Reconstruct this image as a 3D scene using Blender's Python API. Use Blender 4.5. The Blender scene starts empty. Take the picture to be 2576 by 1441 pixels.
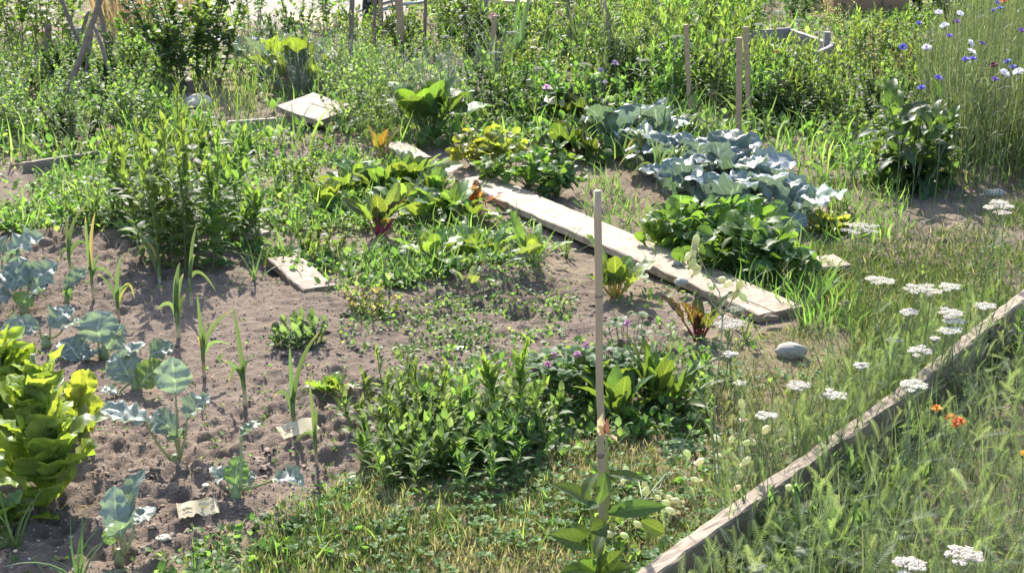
import bpy, math
import numpy as np
from mathutils import Vector
rng = np.random.default_rng(11)
sc = bpy.context.scene
COL = sc.collection
PI = math.pi
# ---------------------------------------------------------------- camera
CW, CHT, FPX, CAMH = 2576.0, 1441.0, 3600.0, 1.587
PITCH = math.atan(1153 / FPX)
cp, sp = math.cos(PITCH), math.sin(PITCH)
cam = bpy.data.objects.new('camera', bpy.data.cameras.new('camera'))
COL.objects.link(cam)
cam.location = (0, 0, CAMH)
cam.rotation_euler = (PI / 2 - PITCH, 0, 0)
cam.data.sensor_width = 36
cam.data.lens = 36 * FPX / CW
cam.data.clip_start, cam.data.clip_end = 0.05, 500
sc.camera = cam
def ray(u, v):
    a, b = np.asarray(u, float) - CW / 2, CHT / 2 - np.asarray(v, float)
    return a, FPX * cp + b * sp, -FPX * sp + b * cp
def P(u, v, z=0.0):                      # point at height z seen at photo position (u, v)
    x, y, w = ray(u, v); t = (z - CAMH) / w
    return np.array([x * t, y * t, z + 0 * t]) if np.ndim(x) else np.array([x * t, y * t, z])
def T(u, v, Y):                          # point on the vertical plane y = Y
    x, y, w = ray(u, v); t = Y / y
    return np.array([x * t, Y, CAMH + w * t])
def uv_of(x, y, z=0.0):
    zc = y * cp - (z - CAMH) * sp; yc = y * sp + (z - CAMH) * cp
    zc = np.maximum(zc, .2)
    return CW / 2 + FPX * x / zc, CHT / 2 - FPX * yc / zc
def px(n, v):                            # metres covered by n photo pixels on the ground at row v
    return n * CAMH / ((v + 433) * cp)
# ---------------------------------------------------------------- noise, ground height
def hsh(ix, iy, s):
    with np.errstate(over='ignore'):
        h = (ix.astype(np.int64) * 374761393 + iy.astype(np.int64) * 668265263 + s * 69069) & 0xffffffff
        h = ((h ^ (h >> 13)) * 1274126177) & 0xffffffff
        h = h ^ (h >> 16)
    return (h & 0xffffff) / float(0xffffff)
def vn(x, y, s=0):
    x = np.asarray(x, float); y = np.asarray(y, float)
    ix, iy = np.floor(x), np.floor(y); fx, fy = x - ix, y - iy
    fx, fy = fx * fx * (3 - 2 * fx), fy * fy * (3 - 2 * fy)
    ix, iy = ix.astype(np.int64), iy.astype(np.int64)
    a, b, c, d = hsh(ix, iy, s), hsh(ix + 1, iy, s), hsh(ix, iy + 1, s), hsh(ix + 1, iy + 1, s)
    return a + (b - a) * fx + (c - a) * fy + (a - b - c + d) * fx * fy
def inpoly(u, v, poly):
    u, v = np.asarray(u, float), np.asarray(v, float); r = np.zeros(np.broadcast(u, v).shape, bool)
    n = len(poly)
    for i in range(n):
        x0, y0 = poly[i]; x1, y1 = poly[(i + 1) % n]
        if y0 == y1: continue
        c = ((y0 > v) != (y1 > v)) & (u < (x1 - x0) * (v - y0) / (y1 - y0) + x0)
        r ^= c
    return r
SOIL = [[(-900, 560), (0, 585), (250, 600), (640, 640), (850, 745), (1000, 760), (1200, 690), (1490, 690), (1690, 800), (1810, 900),
         (1560, 930), (1250, 920), (1010, 960), (890, 1080), (900, 1190), (760, 1290), (600, 1370), (430, 1470), (300, 1900), (-900, 1900)],
        [(1490, 440), (1640, 520), (1640, 560), (1480, 520)], [(620, 330), (820, 320), (860, 390), (650, 400)],
        [(-100, 430), (250, 415), (300, 500), (-100, 520)], [(1950, 470), (2330, 500), (2380, 620), (2050, 600)]]
LAWN = [(560, 1520), (650, 1370), (820, 1260), (930, 1190), (1300, 1190), (1560, 1040), (1800, 960), (1850, 870), (2010, 835), (2090, 850),
        (2110, 1040), (1930, 1250), (1680, 1430), (1500, 1900), (400, 1900)]
PATH = [(1930, 440), (2260, 470), (2330, 500), (2700, 470), (2750, 640), (2580, 760), (2350, 930), (2110, 1120), (2080, 900), (1990, 840),
        (2080, 740), (2010, 650), (2120, 560), (2000, 520)]
MID = [(-200, 420), (640, 390), (1000, 390), (1180, 480), (1450, 640), (1240, 690), (850, 750), (640, 640), (330, 600), (-200, 600)]
GRAVEL = [(520, -40), (1030, -40), (1000, 70), (700, 75), (540, 40)]
PITS = [(1303, 772, .055, .075), (1213, 766, .045, .065), (1190, 700, .10, -.03), (1330, 700, .16, -.03), (1240, 690, .12, -.02)]
def gz(x, y, fine=True):
    x = np.asarray(x, float); y = np.asarray(y, float)
    u, v = uv_of(x, y)
    z = .035 * (vn(x * 1.1, y * 1.1, 1) - .5) + .02 * (vn(x * 3.3, y * 3.3, 2) - .5)
    so = np.zeros(z.shape, bool)
    for p in SOIL: so |= inpoly(u, v, p)
    m = np.where(so, 1.0, .45)
    if fine:
        rg = np.abs(vn(x * 17 + 3, y * 17, 6) - .5) * 2; cl = np.clip(2.4 * vn(x * 2.3, y * 2.3, 7) - .4, .45, 1.7)
        z = z + m * cl * (.020 * (.5 - rg) + .022 * (vn(x * 11, y * 11, 3) - .5) + .020 * (vn(x * 26, y * 26, 4) - .5) + .015 * (vn(x * 55, y * 55, 5) - .5) + .008 * (vn(x * 105, y * 105, 8) - .5))
    for (pu, pv, r, d) in PITS:
        q = P(pu, pv); z = z - d * np.exp(-((x - q[0]) ** 2 + (y - q[1]) ** 2) / (r * r))
    return z
def G(u, v, dz=0.0):                     # ground point under photo position
    p = P(u, v); p[2] = float(gz(p[0], p[1])) + dz
    return p
# ---------------------------------------------------------------- mesh builder
def nrm(a):
    return a / np.maximum(np.linalg.norm(a, axis=-1, keepdims=True), 1e-9)
class MB:
    def __init__(s): s.v, s.f, s.c, s.t, s.n = [], [], [], [], 0
    def add(s, V, F, c, t=None):
        V = np.asarray(V, float).reshape(-1, 3); F = np.asarray(F, np.int64).reshape(-1, 4)
        c = np.asarray(c, float)
        if c.ndim == 1: c = np.tile(c[:3], (len(V), 1))
        s.v.append(V); s.f.append(F + s.n); s.c.append(c[:, :3])
        s.t.append(np.zeros((len(V), 2)) if t is None else t); s.n += len(V)
    def inst(s, tpl, pos, d, up, scale, col, wide=None):
        V, F, t = tpl; pos = np.asarray(pos, float).reshape(-1, 3); K = len(pos)
        if K == 0: return
        d = nrm(np.broadcast_to(np.asarray(d, float), (K, 3))); up = np.broadcast_to(np.asarray(up, float), (K, 3))
        x = np.cross(d, up); bad = np.linalg.norm(x, axis=1) < 1e-4
        x = np.where(bad[:, None], np.cross(d, [.31, .9, .2]), x); x = nrm(x); z = np.cross(x, d)
        scale = np.broadcast_to(np.asarray(scale, float), (K,)); wide = np.ones(K) if wide is None else np.broadcast_to(wide, (K,))
        M = np.stack([x * (scale * wide)[:, None], d * scale[:, None], z * scale[:, None]], 1)
        W = np.einsum('vi,kij->kvj', V, M) + pos[:, None, :]
        n = len(V)
        s.v.append(W.reshape(-1, 3)); s.f.append((F[None] + (np.arange(K) * n)[:, None, None] + s.n).reshape(-1, 4))
        col = np.broadcast_to(np.asarray(col, float), (K, 3)); s.c.append(np.repeat(col, n, 0))
        s.t.append(np.tile(t, (K, 1))); s.n += K * n
    def tube(s, pts, r, col, sides=5, cap=True):
        pts = np.asarray(pts, float); n = len(pts); r = np.broadcast_to(np.asarray(r, float), (n,))
        d = nrm(np.gradient(pts, axis=0)); ref = np.array([.13, .27, .95]) if abs(d[0][2]) < .9 else np.array([.9, .3, .1])
        x = nrm(np.cross(d, ref)); y = np.cross(d, x)
        a = np.arange(sides) * 2 * PI / sides
        V = pts[:, None] + r[:, None, None] * (np.cos(a)[None, :, None] * x[:, None] + np.sin(a)[None, :, None] * y[:, None])
        V = V.reshape(-1, 3); F = []
        for i in range(n - 1):
            for k in range(sides):
                F.append((i * sides + k, i * sides + (k + 1) % sides, (i + 1) * sides + (k + 1) % sides, (i + 1) * sides + k))
        c = np.asarray(col, float); tt = np.zeros((len(V), 2)); tt[:, 1] = np.repeat(np.linspace(0, 1, n), sides)
        if c.ndim == 2: c = np.repeat(c, sides, 0)
        if cap:
            m = len(V); V = np.vstack([V, pts[:1], pts[-1:]]); tt = np.vstack([tt, [[0, 0], [0, 1]]])
            if c.ndim == 2: c = np.vstack([c, c[:1], c[-1:]])
            for k in range(0, sides):
                F.append((m, (k + 1) % sides, k, m)); b = (n - 1) * sides; F.append((m + 1, b + k, b + (k + 1) % sides, m + 1))
        s.add(V, F, c, tt)
    def box(s, lo, hi, col):
        a, b = np.array(lo, float), np.array(hi, float)
        V = np.array([[(a, b)[i][0], (a, b)[j][1], (a, b)[k][2]] for i in (0, 1) for j in (0, 1) for k in (0, 1)])
        s.add(V, [(0, 1, 3, 2), (4, 6, 7, 5), (0, 4, 5, 1), (2, 3, 7, 6), (0, 2, 6, 4), (1, 5, 7, 3)], col)
    def build(s, name, mat, parent=None, loc=None, smooth=True):
        V, F, C, Tt = np.vstack(s.v), np.vstack(s.f), np.vstack(s.c), np.vstack(s.t)
        if loc is not None: V = V - np.asarray(loc)
        me = bpy.data.meshes.new(name)
        tri = F[:, 0] == F[:, 3]
        cnt = np.where(tri, 3, 4); start = np.concatenate([[0], np.cumsum(cnt)[:-1]])
        keep = np.ones(F.shape, bool); keep[tri, 3] = False
        me.vertices.add(len(V)); me.vertices.foreach_set('co', V.astype(np.float32).ravel())
        me.loops.add(int(cnt.sum())); me.loops.foreach_set('vertex_index', F[keep].astype(np.int32))
        me.polygons.add(len(F)); me.polygons.foreach_set('loop_start', start.astype(np.int32))
        me.polygons.foreach_set('use_smooth', np.full(len(F), smooth))
        a = me.attributes.new('Col', 'FLOAT_COLOR', 'POINT')
        a.data.foreach_set('color', np.hstack([C, np.ones((len(C), 1))]).astype(np.float32).ravel())
        a = me.attributes.new('st', 'FLOAT2', 'POINT'); a.data.foreach_set('vector', Tt.astype(np.float32).ravel())
        me.update(calc_edges=True)
        o = bpy.data.objects.new(name, me); COL.objects.link(o)
        if mat: me.materials.append(mat)
        if parent is not None: o.parent = parent
        if loc is not None and parent is None: o.location = loc
        return o
# ---------------------------------------------------------------- tagging
def tag(o, label=None, cat=None, group=None, kind=None):
    if label: o['label'] = label
    if cat: o['category'] = cat
    if group: o['group'] = group
    if kind: o['kind'] = kind
    return o
def thing(name, label, cat, loc=(0, 0, 0), group=None):
    o = bpy.data.objects.new(name, None); COL.objects.link(o); o.location = loc
    o.empty_display_size = .05
    return tag(o, label, cat, group)
def dup(root, loc, rz=0, s=1.0, label=None, group=None):
    def cp_(o, par):
        c = o.copy(); COL.objects.link(c)
        if par is not None: c.parent = par
        for ch in o.children: cp_(ch, c)
        return c
    r = cp_(root, None); r.location = loc; r.rotation_euler = (0, 0, rz); r.scale = (s, s, s)
    if label: r['label'] = label
    if group: r['group'] = group
    return r
# ---------------------------------------------------------------- materials
class N:
    def __init__(s, name):
        s.m = bpy.data.materials.new(name); s.m.use_nodes = True; s.t = s.m.node_tree; s.t.nodes.clear()
        s.out = s.n('ShaderNodeOutputMaterial')
    def n(s, ty, **k):
        x = s.t.nodes.new(ty)
        for a, b in k.items(): setattr(x, a, b)
        return x
    def l(s, a, b): s.t.links.new(a, b)
    def math(s, op, a, b=None, c=None):
        x = s.n('ShaderNodeMath', operation=op)
        for i, q in enumerate((a, b, c)):
            if q is None: continue
            if isinstance(q, (int, float)): x.inputs[i].default_value = q
            else: s.l(q, x.inputs[i])
        return x.outputs[0]
    def mix(s, f, a, b, bt='MIX'):
        x = s.n('ShaderNodeMix', data_type='RGBA', blend_type=bt)
        for i, q in ((0, f), (6, a), (7, b)):
            if isinstance(q, (int, float)): x.inputs[i].default_value = q
            elif isinstance(q, (tuple, list)): x.inputs[i].default_value = (*q[:3], 1)
            else: s.l(q, x.inputs[i])
        return x.outputs[2]
    def noise(s, vec, scale, detail=3, rough=.55):
        x = s.n('ShaderNodeTexNoise'); x.inputs['Scale'].default_value = scale
        x.inputs['Detail'].default_value = detail; x.inputs['Roughness'].default_value = rough
        if vec is not None: s.l(vec, x.inputs['Vector'])
        return x.outputs[0]
    def ramp(s, f, a, b):
        x = s.n('ShaderNodeMapRange'); x.inputs[1].default_value = a; x.inputs[2].default_value = b
        s.l(f, x.inputs[0]); return x.outputs[0]
    def obj(s): return s.n('ShaderNodeTexCoord').outputs['Object']
    def mapping(s, vec, sc_):
        x = s.n('ShaderNodeMapping'); x.inputs['Scale'].default_value = sc_; s.l(vec, x.inputs[0]); return x.outputs[0]
    def attr(s, name): return s.n('ShaderNodeAttribute', attribute_name=name)
    def pbr(s, col, rough=.5, spec=.5, bump=None, bstr=.3, bdist=.01):
        b = s.n('ShaderNodeBsdfPrincipled')
        if isinstance(col, (tuple, list)): b.inputs['Base Color'].default_value = (*col[:3], 1)
        else: s.l(col, b.inputs['Base Color'])
        if isinstance(rough, (int, float)): b.inputs['Roughness'].default_value = rough
        else: s.l(rough, b.inputs['Roughness'])
        b.inputs['Specular IOR Level'].default_value = spec
        if bump is not None:
            k = s.n('ShaderNodeBump'); k.inputs['Strength'].default_value = bstr; k.inputs['Distance'].default_value = bdist
            s.l(bump, k.inputs['Height']); s.l(k.outputs[0], b.inputs['Normal'])
        return b.outputs[0]
    def done(s, sh):
        s.l(sh, s.out.inputs[0]); return s.m
def leaf_mat(name, rough=.45, spec=.5, tr=.5, tint=(1.35, 1.15, .35), tgain=1.6, vein=0.0, veincol=(.35, .42, .25), nside=6, var=.25):
    q = N(name); col = q.attr('Col').outputs['Color']
    oi = q.n('ShaderNodeObjectInfo')
    hs = q.n('ShaderNodeHueSaturation'); q.l(col, hs.inputs['Color']); hs.inputs['Saturation'].default_value = .9
    q.l(q.math('MULTIPLY_ADD', oi.outputs['Random'], .05, .475), hs.inputs['Hue'])
    q.l(q.math('MULTIPLY_ADD', oi.outputs['Random'], var, 1 - var / 2), hs.inputs['Value'])
    c = hs.outputs[0]
    if vein:
        st = q.n('ShaderNodeSeparateXYZ'); q.l(q.attr('st').outputs['Vector'], st.inputs[0])
        a = q.math('ABSOLUTE', st.outputs[0]); mid = q.math('LESS_THAN', a, .055)
        w = q.math('PINGPONG', q.math('ADD', q.math('MULTIPLY', st.outputs[1], nside), q.math('MULTIPLY', a, -1.5)), .5)
        side = q.math('MULTIPLY', q.math('GREATER_THAN', w, .44), q.math('LESS_THAN', a, .85))
        f = q.math('MULTIPLY', q.math('MAXIMUM', mid, q.math('MULTIPLY', side, .6)), vein)
        c = q.mix(f, c, veincol)
    tc = q.mix(1.0, c, tuple(t * tgain for t in tint), 'MULTIPLY')
    p = q.pbr(c, rough, spec)
    t = q.n('ShaderNodeBsdfTranslucent'); q.l(tc, t.inputs[0])
    mx = q.n('ShaderNodeMixShader'); mx.inputs[0].default_value = tr
    q.l(p, mx.inputs[1]); q.l(t.outputs[0], mx.inputs[2])
    return q.done(mx.outputs[0])
M = {}
M['leaf'] = leaf_mat('leaf_green', .55, .28, .5, (1.14, 1.15, .55), 1.75, var=.4)
M['grass'] = leaf_mat('grass_blade', .55, .28, .4, (1.08, 1.06, .62), 1.35)
M['glauc'] = leaf_mat('brassica_leaf', .48, .4, .28, (.95, 1.12, .55), 1.5, .7, (.42, .47, .38), 6)
M['broad'] = leaf_mat('broad_leaf', .5, .35, .5, (1.2, 1.15, .4), 1.6, .45, (.2, .28, .08), 7)
M['silver'] = leaf_mat('silver_leaf', .6, .3, .2, (1, 1.05, .9), 1.3)
M['cabbage'] = leaf_mat('cabbage_leaf', .40, .55, .2, (.95, 1.12, .6), 1.4, .6, (.44, .49, .43), 7)
M['chard'] = leaf_mat('chard_leaf', .42, .4, .48, (1.25, 1.15, .4), 1.5, .6, (.3, .36, .1), 6)
M['petal'] = leaf_mat('petal', .6, .2, .5, (1, 1, 1), 1.15, var=.06)
M['stem'] = leaf_mat('stem_green', .45, .4, .15, var=.15)
def stone_mat(name, a, b):
    q = N(name); o = q.obj(); n = q.noise(o, 30, 5, .65); c = q.mix(q.ramp(n, .3, .7), a, b)
    c = q.mix(q.math('GREATER_THAN', q.noise(o, 190, 2), .66), c, tuple(x * .6 for x in a))
    return q.done(q.pbr(c, .8, .25, q.noise(o, 70, 5), .35, .006))
M['stone'] = stone_mat('grey_stone', (.27, .245, .21), (.40, .37, .32))
M['palestone'] = stone_mat('pale_stone', (.52, .45, .34), (.66, .59, .46))
M['brownstone'] = stone_mat('brown_stone', (.16, .11, .075), (.3, .23, .17))
def wood_mat(name, a, b, grain=55, dirt=.35, dirtcol=(.2, .15, .11), dlo=.5, dhi=.66, dsc=13):
    q = N(name); o = q.obj(); g = q.mapping(o, (2.2, grain, grain))
    n = q.noise(g, 1.0, 5, .6); n2 = q.noise(q.mapping(o, (.8, 9, 9)), 1.0, 3)
    c = q.mix(q.ramp(n, .32, .68), a, b)
    c = q.mix(q.math('MULTIPLY', q.ramp(n2, .5, .75), .5), c, tuple(x * .7 for x in a))
    d = q.noise(o, dsc, 6, .72)
    c = q.mix(q.math('MULTIPLY', q.ramp(d, dlo, dhi), dirt), c, dirtcol)
    cr = q.math('GREATER_THAN', q.noise(q.mapping(o, (1.3, grain * 1.6, grain * 1.6)), 1.0, 2), .69)
    c = q.mix(q.math('MULTIPLY', cr, .55), c, (.1, .07, .05))
    return q.done(q.pbr(c, .75, .25, n, .4, .003))
M['plank'] = wood_mat('bleached_plank', (.31, .24, .17), (.42, .335, .24), 55, .85, (.17, .125, .09), .49, .62, 17)
M['dirtyplank'] = wood_mat('soiled_plank', (.33, .25, .16), (.42, .325, .21), 40, 1.0, (.17, .125, .095), .40, .52, 24)
M['board'] = wood_mat('weathered_board', (.19, .145, .105), (.30, .235, .175), 40, .6, (.12, .09, .065))
M['greyboard'] = wood_mat('grey_board', (.25, .215, .19), (.36, .32, .28), 40, .4)
M['stake'] = wood_mat('wooden_stake', (.33, .22, .13), (.46, .32, .20), 70, .1)
M['oldwood'] = wood_mat('old_pole', (.15, .11, .08), (.24, .18, .135), 50, .2)
M['yellowboard'] = wood_mat('yellow_board', (.65, .48, .22), (.75, .57, .29), 20, .2)
q = N('bamboo_cane'); o_ = q.obj(); c_ = q.mix(q.noise(q.mapping(o_, (60, 60, 3)), 1, 4), (.29, .21, .135), (.43, .33, .215))
M['bamboo'] = q.done(q.pbr(c_, .45, .4))
def flat(name, c, rough=.6, spec=.3, metal=0):
    q = N(name); n = q.noise(q.obj(), 25, 4); sh = q.pbr(q.mix(n, tuple(x * .8 for x in c), tuple(min(1, x * 1.15) for x in c)), rough, spec)
    sh.node.inputs['Metallic'].default_value = metal; return q.done(sh)
def colmat(name, rough=.8, spec=.2):
    q = N(name); return q.done(q.pbr(q.attr('Col').outputs['Color'], rough, spec))
M['vcol'] = colmat('coloured_surface')
M['paper'] = flat('pale_card', (.50, .41, .25), .6)
M['print'] = flat('grey_print', (.2, .17, .12), .7)
M['metal'] = flat('galvanised_metal', (.55, .56, .58), .35, .5, .8)
M['rubber'] = flat('black_rubber', (.03, .03, .03), .7)
M['blue'] = flat('blue_plastic', (.03, .1, .35), .4)
M['white'] = flat('white_plastic', (.7, .7, .7), .5)
M['terra'] = wood_mat('brown_planter_wood', (.30, .165, .095), (.40, .235, .14), 20, .3)
M['maroon'] = flat('maroon_paint', (.14, .04, .03), .6)
# ---------------------------------------------------------------- leaf templates
def leaf(nl=3, nw=2, hw=.25, a=1.0, b=1.0, fold=.25, b0=.25, bend=.7, ruffle=0, rf=3, lobe=0, lf=5, serr=0, crk=0, seed=0, petiole=0):
    t = np.linspace(0, 1, nl + 1); s = np.linspace(-1, 1, nw + 1)
    w = np.maximum(np.sin(PI * np.clip(t, 0, 1) ** a), 0) ** b
    w[0] = max(w[0], .06); w[-1] = max(w[-1], .03)
    if lobe: w = w * (1 + lobe * np.sin(lf * 2 * PI * t))
    if serr: w = w * (1 + serr * ((np.arange(nl + 1) % 2) * 2 - 1)); w[-1] = .03
    half = hw * w
    ang = b0 - bend * t; y = np.concatenate([[0], np.cumsum(np.cos(ang[:-1]))]) / nl; z = np.concatenate([[0], np.cumsum(np.sin(ang[:-1]))]) / nl
    S, Tm = np.meshgrid(s, t); H = half[:, None]
    r = np.random.default_rng(seed); p1, p2 = r.random(2) * 6
    off = fold * np.abs(S) * H + ruffle * H * S ** 2 * np.sin(rf * 2 * PI * Tm + np.where(S > 0, p1, p2))
    if crk: off = off + crk * H * (vn(S * 3 + seed * 7, Tm * 9, seed) - .5)
    X = S * H; Y = y[:, None] - off * np.sin(ang)[:, None]; Z = z[:, None] + off * np.cos(ang)[:, None]
    V = np.stack([X, Y, Z], -1).reshape(-1, 3); st = np.stack([S, Tm], -1).reshape(-1, 2)
    F = []
    for i in range(nl):
        for k in range(nw):
            o = i * (nw + 1) + k; F.append((o, o + 1, o + nw + 2, o + nw + 1))
    return V, np.array(F), st
def feather(n=12, hw=.16, w=.012, curl=.35, dens=1):
    V, F = [], []
    def strip(p, q, ww, nn):
        d = nrm(q - p); x = np.cross(d, nn) * ww; k = len(V)
        V.extend([p - x, p + x, q + x * .3, q - x * .3]); F.append((k, k + 1, k + 2, k + 3))
    nn = np.array([0, 0, 1.])
    ax = lambda t: np.array([0, t * (1 - .08 * t), .35 * t - curl * t * t])
    for i in range(4): strip(ax(i / 4), ax((i + 1) / 4), w, nn)
    for i in range(n):
        t = .12 + .86 * i / n; L = hw * math.sin(PI * min(1, t * .82 + .12)) ** .7
        for sg in (-1, 1):
            p = ax(t); e = p + np.array([sg * L, L * .55, .25 * L]); strip(p, e, w * .9, nn)
            if dens > 1:
                m = p * .45 + e * .55
                strip(m, m + np.array([sg * L * .1, L * .5, .1 * L]), w * .7, nn); strip(m, m + np.array([sg * L * .5, -L * .1, .2 * L]), w * .7, nn)
    V = np.array(V); return V, np.array(F), np.stack([V[:, 0], V[:, 1]], -1)
def ico(sub=1, seed=0, amp=.25, flat=.7):
    import bmesh
    bm = bmesh.new(); bmesh.ops.create_icosphere(bm, subdivisions=sub, radius=1)
    V = np.array([v.co[:] for v in bm.verts]); F = np.array([[v.index for v in f.verts] + [f.verts[0].index] for f in bm.faces])
    bm.free(); r = 1 + amp * (vn(V[:, 0] * 1.7 + seed * 3.1 + V[:, 2] * 1.3, V[:, 1] * 1.7 + V[:, 2] * 2.1, seed) - .5) * 2
    V = V * r[:, None]; V[:, 2] *= flat
    return V, F, np.zeros((len(V), 2))
GRASS = leaf(3, 1, .035, .35, .9, 0, .5, 1.3)
GRASS2 = leaf(4, 1, .022, .35, .9, 0, .35, 1.9)
GRASS3 = leaf(2, 1, .045, .35, .9, 0, .2, .5)
OVATE = leaf(3, 2, .30, .75, .8, .25, .3, .8)
LANCE = leaf(4, 2, .13, .8, .8, .3, .3, .9)
ROUND = leaf(3, 2, .42, .9, .6, .15, .2, .6)
SMALL = leaf(2, 2, .32, .8, .8, .3, .3, .8)
FEATH = feather(13, .10, .011, .25); FEATH2 = feather(9, .3, .014, .5, 2)
def jit(c, k, amt=.25):
    c = np.asarray(c, float); return np.clip(c[None] * (1 + amt * (rng.random((k, 1)) * 2 - 1)) * (1 + .12 * (rng.random((k, 3)) * 2 - 1)), 0, 1)
def pick(cols, k, amt=.2, p=None):
    cols = np.asarray(cols, float); i = rng.choice(len(cols), k, p=p)
    return np.clip(cols[i] * (1 + amt * (rng.random((k, 1)) * 2 - 1)), 0, 1)
def rdir(k, e0, e1):                     # random directions with elevation between e0 and e1 (degrees)
    a = rng.random(k) * 2 * PI; e = np.radians(e0 + (e1 - e0) * rng.random(k))
    return np.stack([np.cos(a) * np.cos(e), np.sin(a) * np.cos(e), np.sin(e)], 1)
UP = np.array([0, 0, 1.])
# ---------------------------------------------------------------- ground
def axis(lo, hi, d, far0, far1, g=1.35):
    a = list(np.arange(lo, hi, d)); s = d
    while a[-1] < far1: s *= g; a.append(a[-1] + s)
    s = d; b = []; x = lo
    while x > far0: s *= g; x -= s; b.append(x)
    return np.array(b[::-1] + a)
gx = axis(-2.2, 2.2, .011, -120, 120); gy = np.concatenate([axis(2.9, 5.6, .011, -60, 5.59), axis(5.6, 9.5, .03, 5.7, 160, 1.2)])
gy = np.unique(np.round(gy, 4)); gy = gy[np.concatenate([[True], np.diff(gy) > .004])]
X, Y = np.meshgrid(gx, gy); Xf, Yf = X.ravel(), Y.ravel()
Z = gz(Xf, Yf)
near = np.exp(-np.maximum(0, np.hypot(Xf, Yf - 6) - 12) / 6); Z = Z * near
u_, v_ = uv_of(Xf, Yf)
soil = np.zeros(len(Xf), bool)
wob = 45 * (vn(Xf * 5, Yf * 5, 21) - .5) ; wob2 = 40 * (vn(Xf * 5, Yf * 5, 22) - .5)
for p in SOIL: soil |= inpoly(u_ + wob, v_ + wob2, p)
grav = inpoly(u_ + wob, v_ + wob2 * .3, GRAVEL); lawn = inpoly(u_ + wob, v_ + wob2, LAWN)
n1 = vn(Xf * 40, Yf * 40, 31); n2 = vn(Xf * 4, Yf * 4, 32); n3 = vn(Xf * 14, Yf * 14, 33)
c = np.empty((len(Xf), 3))
c[:] = np.array([.19, .145, .105]) * (.8 + .35 * n2 + .2 * n1)[:, None]
n4 = vn(Xf * 1.6 + 5, Yf * 1.6, 34); sc_ = np.array([.165, .124, .095]) * (.62 + .3 * n3 + .28 * n1 * n1 + .35 * n4)[:, None]
c[soil] = sc_[soil]
c[lawn & ~soil] = (np.array([.20, .16, .09]) * (.8 + .4 * n3)[:, None])[lawn & ~soil]
c[grav] = (np.array([.36, .31, .27]) * (.85 + .3 * n1)[:, None])[grav]
mb = MB(); nx = len(gx)
ii = (np.arange(len(gy) - 1)[:, None] * nx + np.arange(nx - 1)[None]).ravel()
mb.add(np.stack([Xf, Yf, Z], 1), np.stack([ii, ii + 1, ii + nx + 1, ii + nx], 1), c)
q = N('garden_earth'); ob = q.obj(); cc = q.attr('Col').outputs['Color']
fine = q.noise(ob, 160, 5, .7); mid = q.noise(ob, 38, 5, .65)
cc = q.mix(q.math('MULTIPLY', q.ramp(fine, .35, .7), .45), cc, (.22, .172, .135))
cc = q.mix(q.math('MULTIPLY', q.ramp(mid, .55, .75), .45), cc, (.085, .06, .045))
hb = q.math('ADD', q.math('MULTIPLY', fine, .5), mid)
M['earth'] = q.done(q.pbr(cc, .95, .1, hb, 1.0, .012))
tag(mb.build('ground', M['earth']), kind='structure')
# ---------------------------------------------------------------- ground stuff
def scatter(n, polys=None, u0=-350, u1=2900, v0=-30, v1=1650, dens=None, not_in=None):
    u = u0 + (u1 - u0) * rng.random(n); v = v0 + (v1 - v0) * rng.random(n)
    k = np.ones(n, bool)
    if polys is not None:
        k = np.zeros(n, bool)
        for p in polys: k |= inpoly(u, v, p)
    if not_in is not None:
        for p in not_in: k &= ~inpoly(u, v, p)
    u, v = u[k], v[k]; p = P(u, v)
    if dens is not None:
        k = rng.random(len(u)) < dens(u, v, p[0], p[1]); u, v = u[k], v[k]; p = p[:, k]
    x, y = p[0], p[1]
    return u, v, np.stack([x, y, gz(x, y)], 1)
PLANK = [(1130, 455), (1240, 445), (1460, 535), (2015, 785), (1925, 825), (1430, 610)]
# crumbs and clods of soil
mb = MB(); CL = [ico(1, s, .45, .75) for s in range(5)]
for s in range(5):
    u, v, p = scatter(24000, SOIL, v0=380, dens=lambda u, v, x, y: np.clip(2.6 * vn(x * 6, y * 6, 36 + s) - .7, .08, 1)); k = len(p)
    r = .0011 + .0032 * rng.random(k) ** 3; p[:, 2] += r * .2
    cl = pick([(.22, .165, .13), (.19, .142, .11), (.27, .21, .165)], k, .2)
    mb.inst(CL[s], p, rdir(k, -10, 10), UP + .5 * rng.standard_normal((k, 3)), r, cl)
for s in range(3):                       # bigger clods, lying in groups
    V_, F_, t_ = ico(2, 30 + s, .75, .55); u, v, p = scatter(900, SOIL, v0=600, dens=lambda u, v, x, y: np.clip(4 * vn(x * 3, y * 3, 37) - 2.2, .02, 1)); k = len(p)
    mb.inst((V_, F_, t_), p + [0, 0, .001], rdir(k, -10, 10), UP + .3 * rng.standard_normal((k, 3)), .005 + .011 * rng.random(k) ** 2, pick([(.215, .16, .12), (.19, .14, .105)], k, .2))
u, v, p = scatter(1600, SOIL, v0=420); k = len(p)          # small pale pebbles and chips
mb.inst(CL[1], p + [0, 0, .002], rdir(k, -10, 10), UP, .002 + .004 * rng.random(k) ** 2, pick([(.5, .45, .38), (.42, .34, .25), (.55, .42, .30)], k))
tag(mb.build('soil_crumbs', M['vcol'], smooth=False), 'loose crumbs of dry brown soil and tiny pebbles covering the open bed', 'soil', kind='stuff')
GR = [(.085, .13, .028), (.065, .11, .022), (.12, .15, .035), (.25, .22, .12), (.31, .27, .17)]
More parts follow.
